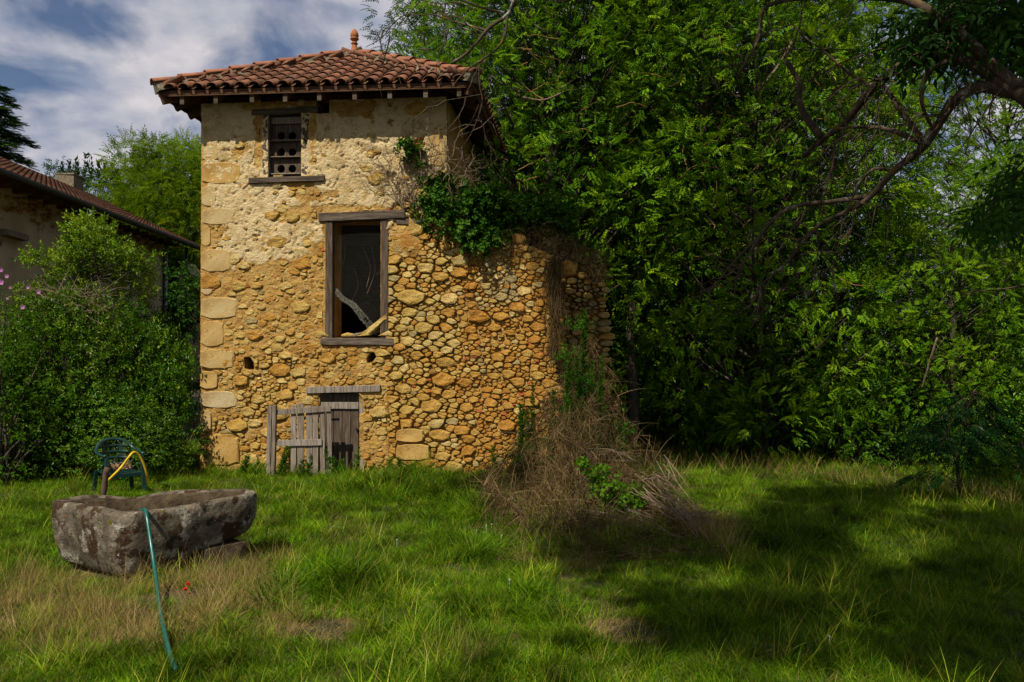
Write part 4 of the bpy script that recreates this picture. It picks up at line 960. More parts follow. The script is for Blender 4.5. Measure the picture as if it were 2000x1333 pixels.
for x, y0, y1 in ((150, 312, 345), (168, 300, 345), (178, 304, 345), (122, 322, 350), (135, 316, 350), (192, 316, 350), (205, 322, 352), (232, 335, 365)):
    for k in range(26):
        t = random.random(); p = P(x + random.uniform(-3, 3), y1 + (y0 - y1) * t, 30.2 + random.uniform(-.1, .1)); pos.append(tuple(p)); dd.append((random.uniform(-.6, .6), random.uniform(-.6, .6), 1))
V, r_ = scatter(tpl_one(.2, .08), np.array(pos), np.array(dd), rdir(len(pos)), np.ones(len(pos)), rng.random(len(pos)) * .5)
o = link('shoots', nmesh('shoots', V, np.arange(len(V)).reshape(-1, 4), M['far_leaf'], rnd=r_)); 
bay = [x for x in bpy.data.objects if x.name == 'bay_tree'][0]; o['kind'] = 'stuff'; o.parent = bay; bpy.context.view_layer.update(); o.matrix_parent_inverse = bay.matrix_world.inverted()

# ------------------------------------------------------------------ farmhouse on the left
HZ = 5.15
g0 = P(-60, 307, 14.3); g0.z = HZ; g1 = P(396, 487, 27.0); g1.z = HZ
hd = (g1 - g0); hd.z = 0; hl = hd.length; hd.normalize(); hn = Vector((-hd.y, hd.x, 0))      # into the house (to the left)
house = empty('farmhouse', Vector((g0.x, g0.y, 0)), math.atan2(hd.y, hd.x)); tag(house, 'long low farmhouse with stained render and red tiled roof at the left', 'house')
# local frame: x along the eaves (away from camera), y to the left (into the house), z up
WE = P(342, 560, 24.9); wl = (Vector((WE.x, WE.y, 0)) - Vector((g0.x, g0.y, 0))).dot(hd)
mb = MB(); sh = (wl - 5.9, wl - 4.3)
mb.box((-3, .55, -1), (sh[0], .95, HZ - .05)); mb.box((sh[1], .55, -1), (wl, .95, HZ - .05)); mb.box((sh[0], .55, -1), (sh[1], .95, 2.7)); mb.box((sh[0], .55, 4.55), (sh[1], .95, HZ - .05))
mb.box((wl - .4, .952, -1), (wl, 8.0, HZ + .1)); mb.build('wall', M['render2'], house)
mb = MB(); mb.add([(wl - .4, .9, HZ), (wl - .4, 8, HZ), (wl - .4, 4.5, HZ + 1.4)], [(0, 1, 2)]); mb.build('gable', M['render2'], house)
for k in range(4):
    mb = MB(); a = sh[0] + .05 + k * .375; mb.box((a, .62, 2.72), (a + .36, .66, 4.53), .003); mb.build('shutter_board', M['wood'], house)
mb = MB(); mb.box((sh[0] - .15, .50, 4.53), (sh[1] + .15, .60, 4.68), .01); mb.build('window_lintel', M['woodh'], house)
mb = MB(); q_ = P(60, 460, 16.6); bx = (Vector((q_.x, q_.y, 0)) - Vector((g0.x, g0.y, 0))).dot(hd); mb.box((bx - .4, .40, 4.05), (bx + .4, .60, 4.18), .02); mb.build('beam_end', M['grey_wood'], house)
mb = MB()                                                       # crumbling stones under the eaves
for k in range(260):
    x = random.uniform(-1, wl - .1); z = HZ - .18 - abs(random.gauss(0, .18)); r_ = random.uniform(.04, .10)
    mb.cur = random.choice([.2, .5, .9]); mb.tube([(x - r_, .55, z), (x, .52 - r_ * .2, z), (x + r_, .55, z)], [r_ * .3, r_ * .7, r_ * .3], 5)
o = mb.build('rubble_course', M['stone'], house, smooth=True); o['kind'] = 'stuff'
SL = .47; LEN = hl + .1
def rz_(y): return HZ + .02 + y * SL
mb = MB(); mb.add([(-3, 0, rz_(0) - .05), (LEN, 0, rz_(0) - .05), (LEN, 4.1, rz_(4.1) - .05), (-3, 4.1, rz_(4.1) - .05), (-3, 0, rz_(0) - .1), (LEN, 0, rz_(0) - .1), (LEN, 4.1, rz_(4.1) - .1), (-3, 4.1, rz_(4.1) - .1), (LEN, 8.2, rz_(0) - .05), (-3, 8.2, rz_(0) - .05)],
                  [(0, 1, 2, 3), (7, 6, 5, 4), (0, 4, 5, 1), (1, 5, 6, 2), (3, 2, 8, 9)]); mb.build('roof_deck', M['darkwood'], house)
ht = halftile(4.2 , .085, .085, n=5).mesh('cover_row', M['tile'], True)
hrt = halftile(.40, .09, .075, n=5); rowtiles = MB(); k = 0
x = -2.8
etile = halftile(.42, .09, .075, n=6).mesh('tile', M['tile'], True)
while x < LEN:
    for j in range(12):
        mt = frame(Vector((x, -.06 + j * .34, rz_(-.06 + j * .34) + .0)), Vector((0, 1, SL - .05)), Vector((0, 0, 1)))
        if j < 3 and x > -1: ob = link('tile', etile, house); ob.matrix_local = mt
        else: rowtiles.add([mt @ Vector(v) for v in hrt.v], hrt.f)
    x += .22
o = rowtiles.build('upper_tile_rows', M['tile'], house, smooth=True); o['kind'] = 'stuff'
mb = MB(); vs = []
for x in (-3, LEN + .05):
    for j in range(7): a = math.pi * j / 6; vs.append((x, -.10 - .075 * math.cos(a), HZ + .01 - .085 * math.sin(a)))
mb.add(vs, [(j, j + 1, 8 + j, 7 + j) for j in range(6)]); o = mb.build('gutter', M['zinc'], house)
mb = MB(); mb.tube([(wl + .02, .45, HZ - .15), (wl + .02, .45, -.5)], .045, 8); mb.build('downpipe', M['zincl'], house, smooth=True)
mb = MB(); mb.tube([(wl + 1.1, .2, HZ - .1), (wl + 1.1, .2, -.5)], .05, 8); mb.build('eaves_post', M['zinc'], house, smooth=True)
for k in range(int((wl + 1) / .6)):
    mb = MB(); mb.box((k * .6 - .04, .12, HZ - .15), (k * .6 + .04, .56, HZ - .06)); mb.build('eaves_rafter', M['darkwood'], house)
ch = P(138, 358, 26.3); mb = MB(); mb.box((-.4, -.28, -1.2), (.3, .28, .20), .02); mb.box((-.43, -.31, .202), (.33, .31, .25), .01)
o = mb.build('chimney', M['bed'], house); bpy.context.view_layer.update(); o.location = house.matrix_world.inverted() @ ch
mb = MB(); mb.tube([(-.1, 0, -.2), (-.05, 0, .0), (.1, 0, .03), (.22, 0, -.1)], [.08, .12, .10, .05], 7); c2 = P(62, 340, 23.5); o = mb.build('ridge_stone', M['bed'], house, smooth=True); o.location = house.matrix_world.inverted() @ c2
# dark creeper at the end of the house
cl = [np.array(P(x, y, 21.5)) for x, y in ((352, 545), (365, 560), (380, 570), (350, 585), (372, 595), (388, 600), (345, 615), (365, 625), (385, 640), (350, 650), (375, 665), (335, 640))]
V = clump_leaves(tpl_sprig(6, .18, .09, .06), cl, [.42] * len(cl), 300, rbase=.3)
tag(link('house_creeper', leafmesh('house_creeper', [V], M['ivy'])), 'dark leafy creeper at the far end of the farmhouse beside the tower', 'creeper')
lt = empty('lean_to', P(345, 560, 26.5)); tag(lt, 'sloping lean-to shed roof behind the far end of the farmhouse', 'shed')
a = P(347, 508, 26.5); b = P(398, 585, 26.5); c = lt.location; mb = MB(); mb.beam(a - c, b - c, .16, .18); mb.build('barge_board', M['darkwood'], lt)
mb = MB(); pa, pb = a - c, b - c; mb.add([pa, pb, (pb.x, pb.y, -3.2), (pa.x, pa.y, -3.2), pa + Vector((0, 1.5, 0)), pb + Vector((0, 1.5, 0))], [(0, 1, 2, 3), (0, 1, 5, 4)]); mb.build('shed_wall', M['render2'], lt)

# ------------------------------------------------------------------ ivy and dry vines on the tower
mb = MB(); TM = Matrix.Translation(P0) @ Matrix.Rotation(-A, 4, 'Z')
vine = empty('dry_creeper', P0 + dW * W(860, 400)[0] + Vector((0, 0, 2))); tag(vine, 'bare grey creeper stems webbed over the upper right corner of the tower', 'creeper'); vc = vine.location
def TW(u, v, z): return TM @ Vector((u, v, z))
def vwalk(px, py, ang, n, st, v, r0, depth=0):
    pts = []
    for i in range(n):
        u, z = W(px, py, v); pts.append(TW(u, v + random.uniform(-.02, .02), z) - vc); px += math.cos(ang) * st; py += math.sin(ang) * st; ang += random.uniform(-.55, .55)
        if depth < 2 and random.random() < .22: vwalk(px, py, ang + random.choice([-1, 1]) * random.uniform(.5, 1.1), max(3, int(n * .6)), st * .8, v, r0 * .6, depth + 1)
    mb.tube(pts, interp([r0, r0 * .35], len(pts)), 3, cap=False)
for k in range(26): vwalk(random.uniform(775, 885), random.uniform(385, 430), random.uniform(-2.5, -1.0), random.randint(9, 17), 9, -.09, .009)
for k in range(12): vwalk(random.uniform(855, 900), random.uniform(300, 400), random.uniform(-2.2, .2), 9, 9, -.22, .008)
for k in range(8): vwalk(random.uniform(750, 790), random.uniform(330, 420), random.uniform(-1.9, -1.2), 10, 9, -.08, .005)
for k in range(6): vwalk(random.uniform(900, 1070), random.uniform(520, 620), random.uniform(1.2, 1.9), 9, 9, -.12, .004)
o = mb.build('stems', M['twig'], vine)
def vol(pxys, Yv, rmin, rmax, tpl, per, **k):
    cs = []; rs_ = []
    for x, y in pxys: u, z = W(x, y, Yv); cs.append(np.array(TW(u, Yv + random.uniform(-.1, .25), z))); rs_.append(random.uniform(rmin, rmax))
    return clump_leaves(tpl, cs, rs_, per, **k)
ivl = tpl_sprig(6, .12, .062, .055)
pts_i = [(796 + i * 6 + random.uniform(-8, 8), 290 + i * 9) for i in range(9)] + [(870 + random.uniform(-22, 22), 355 + random.uniform(-8, 12)) for _ in range(7)]
pv = vol(pts_i, -.10, .06, .13, ivl, 2600, rbase=.5, shell=.1)
pts_j = [(random.uniform(828, 985), random.uniform(375, 445)) for _ in range(46)] + [(random.uniform(870, 970), random.uniform(440, 472)) for _ in range(14)] + [(random.uniform(915, 960), random.uniform(470, 490)) for _ in range(5)]
pj = vol(pts_j, -.12, .12, .26, ivl, 700, rbase=.45, shell=.2)
pts_k = [(random.uniform(960, 1120), random.uniform(395, 455)) for _ in range(40)]
pk = vol(pts_k, .35, .16, .32, ivl, 600, rbase=.6, shell=.2)
tag(link('ivy', leafmesh('ivy', [pv, pj, pk], M['ivy'])), 'dark glossy ivy spilling over the top of the ruined wall beside the tower', 'ivy')
pq = vol([(402 + 3 * math.sin(i), 835 + i * 9) for i in range(9)], -.10, .035, .06, tpl_sprig(6, .05, .022, .018), 12000, rbase=.5, shell=.1)
tag(link('wall_creeper', leafmesh('wall_creeper', [pq], M['ivy'])), 'thin strand of small-leaved creeper climbing the tower foot at its left corner', 'creeper')

# ------------------------------------------------------------------ blades: grass tufts, straw, brush
def blades(n, rad, L_, w_, bend, seed, lean=.5, seg=3, rlo=.0, rhi=1.0, flatten=1.0):
    rs = np.random.default_rng(seed)
    a = rs.random(n) * 2 * np.pi; q_ = rad * np.sqrt(rs.random(n)); base = np.stack([np.cos(a) * q_, np.sin(a) * q_, np.full(n, -.02)], -1)
    ln = rs.uniform(L_[0], L_[1], n); b = rs.random(n) * 2 * np.pi; hd_ = np.stack([np.cos(b), np.sin(b), np.zeros(n)], -1); tilt = rs.uniform(.05, lean, n) ; bd = rs.uniform(bend[0], bend[1], n)
    ww = w_ * rs.uniform(.6, 1.2, n); face = rs.random(n) * np.pi; side = np.stack([np.cos(face), np.sin(face), np.zeros(n)], -1)
    V = np.zeros((n, seg * 2 + 1, 3)); p = base.copy()
    for s in range(seg + 1):
        t = s / seg; ang = tilt + bd * t; d = hd_ * np.sin(ang)[:, None] + np.array([0, 0, 1.0]) * (np.cos(ang) * flatten)[:, None]
        if s: p = p + d * (ln / seg)[:, None]
        wv_ = (ww * (1 - .75 * t) / 2)[:, None]
        if s < seg: V[:, 2 * s] = p - side * wv_; V[:, 2 * s + 1] = p + side * wv_
        else: V[:, 2 * seg] = p
    V[:, :, 2] = np.maximum(V[:, :, 2], -.02); k = seg * 2 + 1; f = []
    for s in range(seg - 1): f += [(2 * s, 2 * s + 1, 2 * s + 3), (2 * s, 2 * s + 3, 2 * s + 2)]
    f += [(2 * seg - 2, 2 * seg - 1, 2 * seg)]
    Fa = (np.arange(n)[:, None, None] * k + np.array(f)[None]).reshape(-1, 3)
    return V.reshape(-1, 3), Fa, np.repeat(rs.uniform(rlo, rhi, n), k)
SRC = []
def src(name, me): o = bpy.data.objects.new(name, me); SRC.append(o); return o
def bl(name, m_, *a, **k): V, f, r_ = blades(*a, **k); return src(name, nmesh(name, V, f, M[m_], rnd=r_))
bl('tuft_a', 'grass', 85, .13, (.07, .17), .0075, (.2, 1.3), 1, lean=.7, rhi=.75)
bl('tuft_b', 'grass', 70, .12, (.10, .24), .0085, (.3, 1.5), 2, lean=.6, rhi=.7)
bl('tuft_c', 'grass', 80, .14, (.05, .12), .0080, (.1, 1.1), 3, lean=.9, rlo=.2, rhi=.95)
bl('tuft_d', 'grass', 60, .07, (.20, .38), .0095, (.5, 1.7), 4, lean=.7, seg=4, rhi=.65)
bl('tuft_e', 'straw', 60, .15, (.08, .22), .0042, (.4, 1.3), 5, lean=1.2, flatten=.55)
bl('tuft_f', 'straw', 34, .12, (.20, .42), .0035, (.1, 1.2), 6, lean=.6, seg=4)
V, f, r_ = blades(55, .14, (.03, .07), .026, (.2, 1.6), 7, lean=1.0, seg=2, rhi=.6); src('tuft_g', nmesh('tuft_g', V, f, M['grass'], rnd=r_))
bl('tuft_h', 'grass', 26, .10, (.22, .42), .0075, (.2, 1.2), 9, lean=.5, seg=4, rlo=.3, rhi=1.0)
def gn_scatter(name, srcs, pos, rot, scl, ids):
    col = bpy.data.collections.new(name + '_sources')
    for k, s in enumerate(srcs): s.name = '%02d_%s' % (k, s.name) if not s.name[:2].isdigit() else s.name; col.objects.link(s)
    me = bpy.data.meshes.new(name); n = len(pos); me.vertices.add(n); me.vertices.foreach_set('co', np.asarray(pos, np.float32).ravel())
    at = me.attributes.new('rot', 'FLOAT_VECTOR', 'POINT'); at.data.foreach_set('vector', np.asarray(rot, np.float32).ravel())
    at = me.attributes.new('scl', 'FLOAT_VECTOR', 'POINT'); at.data.foreach_set('vector', np.asarray(scl, np.float32).ravel())
    at = me.attributes.new('pick', 'INT', 'POINT'); at.data.foreach_set('value', np.asarray(ids, np.int32))
    o = link(name, me); ng = bpy.data.node_groups.new(name, 'GeometryNodeTree'); ng.interface.new_socket('Geometry', in_out='INPUT', socket_type='NodeSocketGeometry'); ng.interface.new_socket('Geometry', in_out='OUTPUT', socket_type='NodeSocketGeometry')
    gi = ng.nodes.new('NodeGroupInput'); go = ng.nodes.new('NodeGroupOutput'); ci = ng.nodes.new('GeometryNodeCollectionInfo'); ci.inputs[0].default_value = col; ci.inputs['Separate Children'].default_value = True; ci.inputs['Reset Children'].default_value = True
    ip = ng.nodes.new('GeometryNodeInstanceOnPoints'); ip.inputs['Pick Instance'].default_value = True
    def attr(nm, ty):
        a = ng.nodes.new('GeometryNodeInputNamedAttribute'); a.data_type = ty; a.inputs[0].default_value = nm; return a
    L = ng.links.new; L(gi.outputs[0], ip.inputs['Points']); L(ci.outputs[0], ip.inputs['Instance'])
    L(attr('pick', 'INT').outputs[0], ip.inputs['Instance Index']); L(attr('rot', 'FLOAT_VECTOR').outputs[0], ip.inputs['Rotation']); L(attr('scl', 'FLOAT_VECTOR').outputs[0], ip.inputs['Scale']); L(ip.outputs[0], go.inputs[0])
    md = o.modifiers.new('scatter', 'NODES'); md.node_group = ng; return o
# trough outline first, to keep grass out of it
TO = [(-3.72, 6.40), (-3.30, 6.13), (-2.95, 5.91), (-2.84, 5.93), (-2.50, 6.28), (-2.20, 6.60), (-2.15, 6.75), (-2.27, 6.92), (-2.7, 6.90), (-3.2, 6.85), (-3.62, 6.62)]
def inpoly(x, y, poly):
    r_ = np.zeros(np.shape(x), bool); n = len(poly)
    for i in range(n):
        x1, y1 = poly[i]; x2, y2 = poly[(i + 1) % n]; c = ((y1 > y) != (y2 > y)) & (x < (x2 - x1) * (y - y1) / ((y2 - y1) + 1e-12) + x1); r_ ^= c
    return r_
def blob(px, py, rx, ry, s):                                    # centre given where the patch lies on the ground
    c = GP(px, py); a = GP(px + rx, py); b = GP(px, py + ry); return (c.x, c.y, abs(a.x - c.x), abs(b.y - c.y) + .05, s)
DRY = [blob(120, 1170, 230, 75, 1.0), blob(420, 1180, 150, 50, .9), blob(60, 1290, 160, 50, .5), blob(620, 1225, 110, 34, 1.0), blob(500, 1110, 70, 25, .7), blob(1210, 1235, 90, 26, 1.0), blob(690, 1060, 60, 22, .5), blob(1200, 1030, 190, 40, .8), blob(1010, 985, 90, 30, .6),
       blob(1390, 1060, 60, 30, .6), blob(1500, 1290, 90, 26, .5), blob(860, 1290, 90, 30, .5), blob(1500, 935, 200, 14, .5), blob(1800, 1110, 60, 20, .5), blob(1340, 1180, 70, 20, .5), blob(300, 1240, 200, 40, .6), blob(1130, 1110, 90, 20, .4)]
BARE = [blob(640, 1228, 70, 18, 1.0), blob(1210, 1240, 70, 17, 1.0), blob(1520, 1285, 40, 12, .8), blob(690, 1058, 30, 9, .6)]
LUSH = [blob(800, 950, 90, 28, 1.0), blob(640, 1130, 60, 22, 1.0), blob(590, 1150, 60, 22, .8), blob(930, 990, 70, 30, .8), blob(560, 900, 60, 25, .7), blob(1050, 1190, 60, 30, .7), blob(900, 1080, 60, 25, .6), blob(1420, 1050, 60, 30, .5), blob(1620, 1050, 80, 30, .5), blob(700, 900, 90, 25, .8)]
VOID = [(GP(365, 1165).x, GP(365, 1165).y - .1, .28, .38), (-2.42, 6.25, .30, .25)]
def bsum(bl_, x, y): return sum(s * np.exp(-(((x - cx) / rx) ** 2 + ((y - cy) / ry) ** 2)) for cx, cy, rx, ry, s in bl_)
def field(n, ylo, yhi, xpad, scale0):
    y = ylo + (yhi - ylo) * rng.random(n) ** 1.0; x = rng.uniform(-1, 1, n) * (y * .66 + xpad); keep = np.ones(n, bool)
    keep &= ~inpoly(x, y, TO)
    rel_u = (x - P0.x) * dW.x + (y - P0.y) * dW.y; rel_v = (x - P0.x) * dD.x + (y - P0.y) * dD.y
    keep &= ~((rel_v > -.10) & (rel_u > -.05) & (rel_u < U2 + .9))
    for cx, cy, rx_, ry_ in VOID: keep &= ~((((x - cx) / rx_) ** 2 + ((y - cy) / ry_) ** 2 < 1) & (rng.random(n) < .85))
    x, y = x[keep], y[keep]; dry = bsum(DRY, x, y) + .38 * fbm(x * .9, y * .9, 8, 3) ; bare = bsum(BARE, x, y) + .15 * fbm(x * 3, y * 3, 1, 2); lush = bsum(LUSH, x, y) + .35 * fbm(x * 1.1, y * 1.1, 5, 3)
    keep = rng.random(len(x)) > sst(.35, .8, bare) * .55; bare = bare[keep]; x, y, dry, lush = x[keep], y[keep], dry[keep], lush[keep]; n = len(x); r_ = rng.random(n)
    ids = np.where(r_ < .42, 0, np.where(r_ < .66, 2, np.where(r_ < .84, 6, 1)))
    ids = np.where((rng.random(n) < sst(.1, .6, lush) * .75), np.where(rng.random(n) < .5, 3, 1), ids)
    ids = np.where(rng.random(n) < sst(.22, .85, dry) * .75, np.where(rng.random(n) < .72, 4, 5), ids)
    ids = np.where(bare > .35, 4, ids)
    ids = np.where(rng.random(n) < .05, 7, ids); ids = np.where(rng.random(n) < .07, 4, ids)
    cl_ = fbm(x * 2.2, y * 2.2, 4, 3); s = scale0 * rng.uniform(.6, 1.3, n) * (1 + .35 * sst(.1, .6, lush)) * (1 + .75 * cl_)
    rot = np.stack([rng.normal(0, .08, n), rng.normal(0, .08, n), rng.random(n) * 6.28], -1)
    return np.stack([x, y, gz(x, y)], -1), rot, np.stack([s, s, s * rng.uniform(.75, 1.2, n)], -1), ids
parts = [field(12500, 3.6, 7.0, .4, .57), field(13500, 7.0, 12.5, .5, .70), field(6000, 12.5, 18.5, .5, .95), field(900, 1.5, 3.6, .4, .7)]
gr = gn_scatter('meadow_grass', SRC, *[np.concatenate([p[i] for p in parts]) for i in range(4)])
tag(gr, 'shaggy green meadow grass with straw-coloured patches', 'grass', kind='stuff')

# dead brush heap against the ruin
def strands(pos, d, ln, w_, sag, seg=4, rlo=0, rhi=1):
    n = len(pos); d = unit(d); V = np.zeros((n, seg * 2 + 2, 3)); p = pos.copy(); side = unit(np.cross(d, rdir(n)))
    for s in range(seg + 1):
        t = s / seg
        if s: dd_ = d.copy(); dd_[:, 2] -= sag * t * 2; p = p + unit(dd_) * (ln / seg)[:, None]
        wv_ = w_ * (1 - .7 * t) / 2; V[:, 2 * s] = p - side * wv_; V[:, 2 * s + 1] = p + side * wv_
    k = seg * 2 + 2; f = [(2 * s, 2 * s + 1, 2 * s + 3, 2 * s + 2) for s in range(seg)]
    return V.reshape(-1, 3), (np.arange(n)[:, None, None] * k + np.array(f)[None]).reshape(-1, 4), np.repeat(rng.uniform(rlo, rhi, n), k)
def heap_h(px):                                                # top line of the heap in the picture, by column
    return np.interp(px, [940, 985, 1020, 1060, 1100, 1150, 1190, 1230, 1290, 1350, 1400, 1440], [930, 880, 845, 770, 690, 645, 720, 820, 885, 950, 1010, 1050])
n = 15000; px = np.where(rng.random(n) < .45, rng.normal(1130, 62, n), rng.uniform(950, 1430, n)); px = np.clip(px + rng.normal(0, 8, n), 945, 1438); base = np.interp(px, [940, 1050, 1200, 1400, 1440], [945, 1040, 1090, 1075, 1060]); py = heap_h(px) + (base - heap_h(px)) * rng.random(n) ** .8
tY = (py - heap_h(px)) / (base - heap_h(px)); Yd = np.interp(px, [940, 1100, 1250, 1440], [12.3, 12.5, 12.0, 10.5]) ; Yb = np.array([GP(a, b).y for a, b in zip(px[::25], base[::25])]).repeat(25)[:n]; Yd = Yd + (np.minimum(Yb, Yd) - Yd) * tY ** 1.3 + rng.uniform(-.15, .35, n)
pos = np.array([tuple(P(a, b, c)) for a, b, c in zip(px, py, Yd)])
d = rng.normal(0, .55, (n, 3)); d[:, 2] = np.where(rng.random(n) < .5, -.8, rng.normal(.2, .7, n)); cg = np.sin(px / 17.) * np.cos(py / 23.); d[:, 0] += .5 * cg + (px - 1130) / 700.; kp = rng.random(n) < .55 + .45 * (fbm(px / 30., py / 40., 3, 3) > -.12); pos, d = pos[kp], d[kp]; n = len(pos)
br = strands(pos, d, rng.uniform(.10, .5, n) * 1.0, .0065, .25)
n = 4200; px = rng.normal(1290, 75, n); t_ = rng.random(n); top_ = np.interp(px, [1100, 1230, 1300, 1390, 1440], [900, 905, 945, 1015, 1060]); py = top_ + (1075 - top_) * t_ ** .8
pos = np.array([tuple(P(a, b, float(np.clip(9.0 - 1.1 * c + (1290 - a) / 170, 7.4, 11.2)))) for a, b, c in zip(px, py, t_)]); kp = pos[:, 2] > gz(pos[:, 0], pos[:, 1]) - .1; pos = pos[kp]; n = len(pos)
d = rng.normal(0, .4, (n, 3)); d[:, 0] += .7 * np.where(rng.random(n) < .6, 1, -.4); d[:, 2] -= .45; b3 = strands(pos, d, rng.uniform(.15, .6, n), .006, .2)
n = 3800; px = rng.uniform(960, 1440, n); py = rng.uniform(1000, 1100, n); pos = np.array([tuple(GP(a, b)) for a, b in zip(px, py)]); pos[:, 2] += .03; d = rng.normal(0, 1, (n, 3)); d[:, 2] = rng.uniform(.0, .5, n); b4 = strands(pos, d, rng.uniform(.1, .3, n), .006, .35, rlo=.2)
o1, o2 = len(br[0]), len(br[0]) + len(b3[0]); br = (np.concatenate([br[0], b3[0], b4[0]]), np.concatenate([br[1], b3[1] + o1, b4[1] + o2]), np.concatenate([br[2], b3[2], b4[2]]))
brush = link('dead_brush', nmesh('dead_brush', *br[:2], M['brush'], rnd=br[2])); tag(brush, 'heap of dead brown stalks and dried grass against the broken end of the ruin', 'brush', kind='stuff')
# arching canes
cb_ = [((1165, 890), (1150, 940), (1140, 965), 10.6), ((1168, 888), (1182, 925), (1195, 960), 10.6), ((1150, 925), (1125, 990), (1105, 1040), 9.6), ((1255, 925), (1300, 965), (1350, 1020), 8.9), ((1290, 895), (1340, 970), (1385, 1040), 8.7), ((1250, 960), (1310, 1000), (1380, 1010), 8.6), ((1300, 930), (1330, 985), (1370, 1055), 8.5), ((1220, 1000), (1280, 1030), (1330, 1060), 8.5), ((1165, 890), (1200, 888), (1230, 890), 10.6), ((1240, 940), (1290, 935), (1320, 960), 8.9), ((1010, 850), (1040, 830), (1070, 800), 12.0), ((1090, 1000), (1180, 1010), (1260, 1050), 8.7)]
mb = MB()
for k in range(95):
    a, b, c, Yy = random.choice(cb_); j = lambda p: (p[0] + random.uniform(-22, 22), p[1] + random.uniform(-14, 14)); Yy += random.uniform(-.3, .3)
    mb.tube(bez([P(*j(a), Yy), P(*j(b), Yy - .4), P(*j(c), Yy - .9)], 4), interp([.005, .003], 9), 3, cap=False)
tag(mb.build('arching_canes', M['twig']), 'pale dead canes arching over the brush heap', 'canes', kind='stuff')
# dry grass hanging from the top of the ruin
n = 1700; px = rng.uniform(985, 1182, n); py = np.interp(px, [985, 1060, 1120, 1182], [470, 462, 490, 520]) + rng.uniform(-25, 30, n); hang = (np.abs(px - 1083) < 16) & (rng.random(n) < .9)
vv = rng.uniform(-.15, .5, n); pos = []
for a, b, c in zip(px, py, vv): u, z = W(a, b, c); pos.append(tuple(TW(u, c, z)))
pos = np.array(pos); d = rng.normal(0, .6, (n, 3)); d[:, 2] -= .1; d[:, 1] -= .3
b1 = strands(pos, d, rng.uniform(.12, .42, n), .006, .5)
n = 1100; px = 1083 + rng.normal(0, 9, n); py = 500 + rng.random(n) ** 1.2 * 190; pos = []
for a, b in zip(px, py): u, z = W(a, b, -.08); pos.append(tuple(TW(u, -.10 - .08 * random.random(), z)))
d = rng.normal(0, .22, (n, 3)); d[:, 2] = -1; b2 = strands(np.array(pos), d, rng.uniform(.15, .4, n), .006, .1, rlo=.0, rhi=.7)
V = np.concatenate([b1[0], b2[0]]); f = np.concatenate([b1[1], b2[1] + len(b1[0])]); tag(link('hanging_dry_grass', nmesh('hanging_dry_grass', V, f, M['brush'], rnd=np.concatenate([b1[2], b2[2]]))), 'dried grass and roots hanging from the top of the ruin', 'dry grass', kind='stuff')
# green feathery weeds
def weed(px, ptop, pbase, Yw, name='tall_weed', leafm='weed', lab='tall green weed with narrow leaves', k=1.0, grp=None):
    b = P(px + random.uniform(-3, 3), pbase, Yw); t = P(px + random.uniform(-20, 20), ptop + random.uniform(-15, 25) * (1 if name and ptop > 520 else .2), Yw); h = (t - b).length; e = empty(name, b); tag(e, lab, 'weed', grp)
    d = t - b; mb = MB(); pts = bez([Vector((0, 0, 0)), d * .5 + Vector((random.uniform(-.04, .04), 0, 0)), d], 4); mb.tube(pts, interp([.006, .002], 9), 4, cap=False); mb.build('stem', M[leafm], e)
    n = int(h * 190 * k * random.uniform(.6, 1.2)); tt = rng.random(n) ** .85; pos = np.array([tuple(d * float(x)) for x in tt]); a = rng.random(n) * 6.28
    dd_ = np.stack([np.cos(a), np.sin(a), rng.uniform(.3, 1.3, n)], -1)
    V, r_ = scatter(np.array(quadleaf((0, 0, 0), (1, 0, 0), (0, 0, 1), .10, .022)), pos, dd_, rdir(n), rng.uniform(.6, 1.3, n) * (1.15 - .6 * tt), rng.random(n))
    link('leaves', nmesh('leaves', V, np.arange(len(V)).reshape(-1, 4), M[leafm], rnd=r_), e)
    return e
G1 = 'tall green weeds growing through the brush heap'; G2 = 'feathery green weeds growing on top of the ruin'
for x, t, b in ((1005, 800, 960), (1018, 770, 970), (1030, 800, 980), (1040, 760, 990), (1060, 840, 1000), (1075, 820, 1000), (1140, 620, 880), (1120, 700, 930), (1150, 690, 920), (1165, 700, 930), (1108, 760, 960), (1175, 740, 930), (1137, 750, 980), (1095, 720, 930), (1185, 780, 950), (1050, 790, 960), (1155, 800, 960), (1200, 840, 990), (1215, 860, 1000), (1240, 880, 1000), (1070, 760, 960), (1145, 700, 900)):
    weed(x, t, b, 11.9 if x < 1080 else 11.5 + random.uniform(-.4, .4), lab='tall green weed with narrow leaves growing through the brush heap by the ruin', grp=G1, k=2.0)
for x, t, b in ((1113, 430, 500), (1123, 425, 500), (1131, 440, 500), (1098, 445, 500), (1160, 470, 520), (1168, 480, 525), (1175, 490, 530), (1040, 440, 480), (1150, 485, 520)):
    weed(x, t, b, 13.2, lab='feathery green weed standing on top of the ruin', grp=G2, k=1.8)
G3 = 'green weeds along the foot of the tower wall'
for x in (545, 556, 600, 650, 660, 672, 690, 585, 720, 760, 470, 790, 990, 965): weed(x, 880 + random.uniform(-14, 12), 935, 12.35 + random.uniform(-.2, .1), lab='leafy green weed at the foot of the tower wall near the door', grp=G3, k=1.6)
relabel(G1, 'tall green weed with narrow leaves, %s in the brush heap')
relabel(G2, 'feathery green weed, %s of those on top of the ruin')
relabel(G3, 'leafy green weed, %s at the foot of the tower wall')
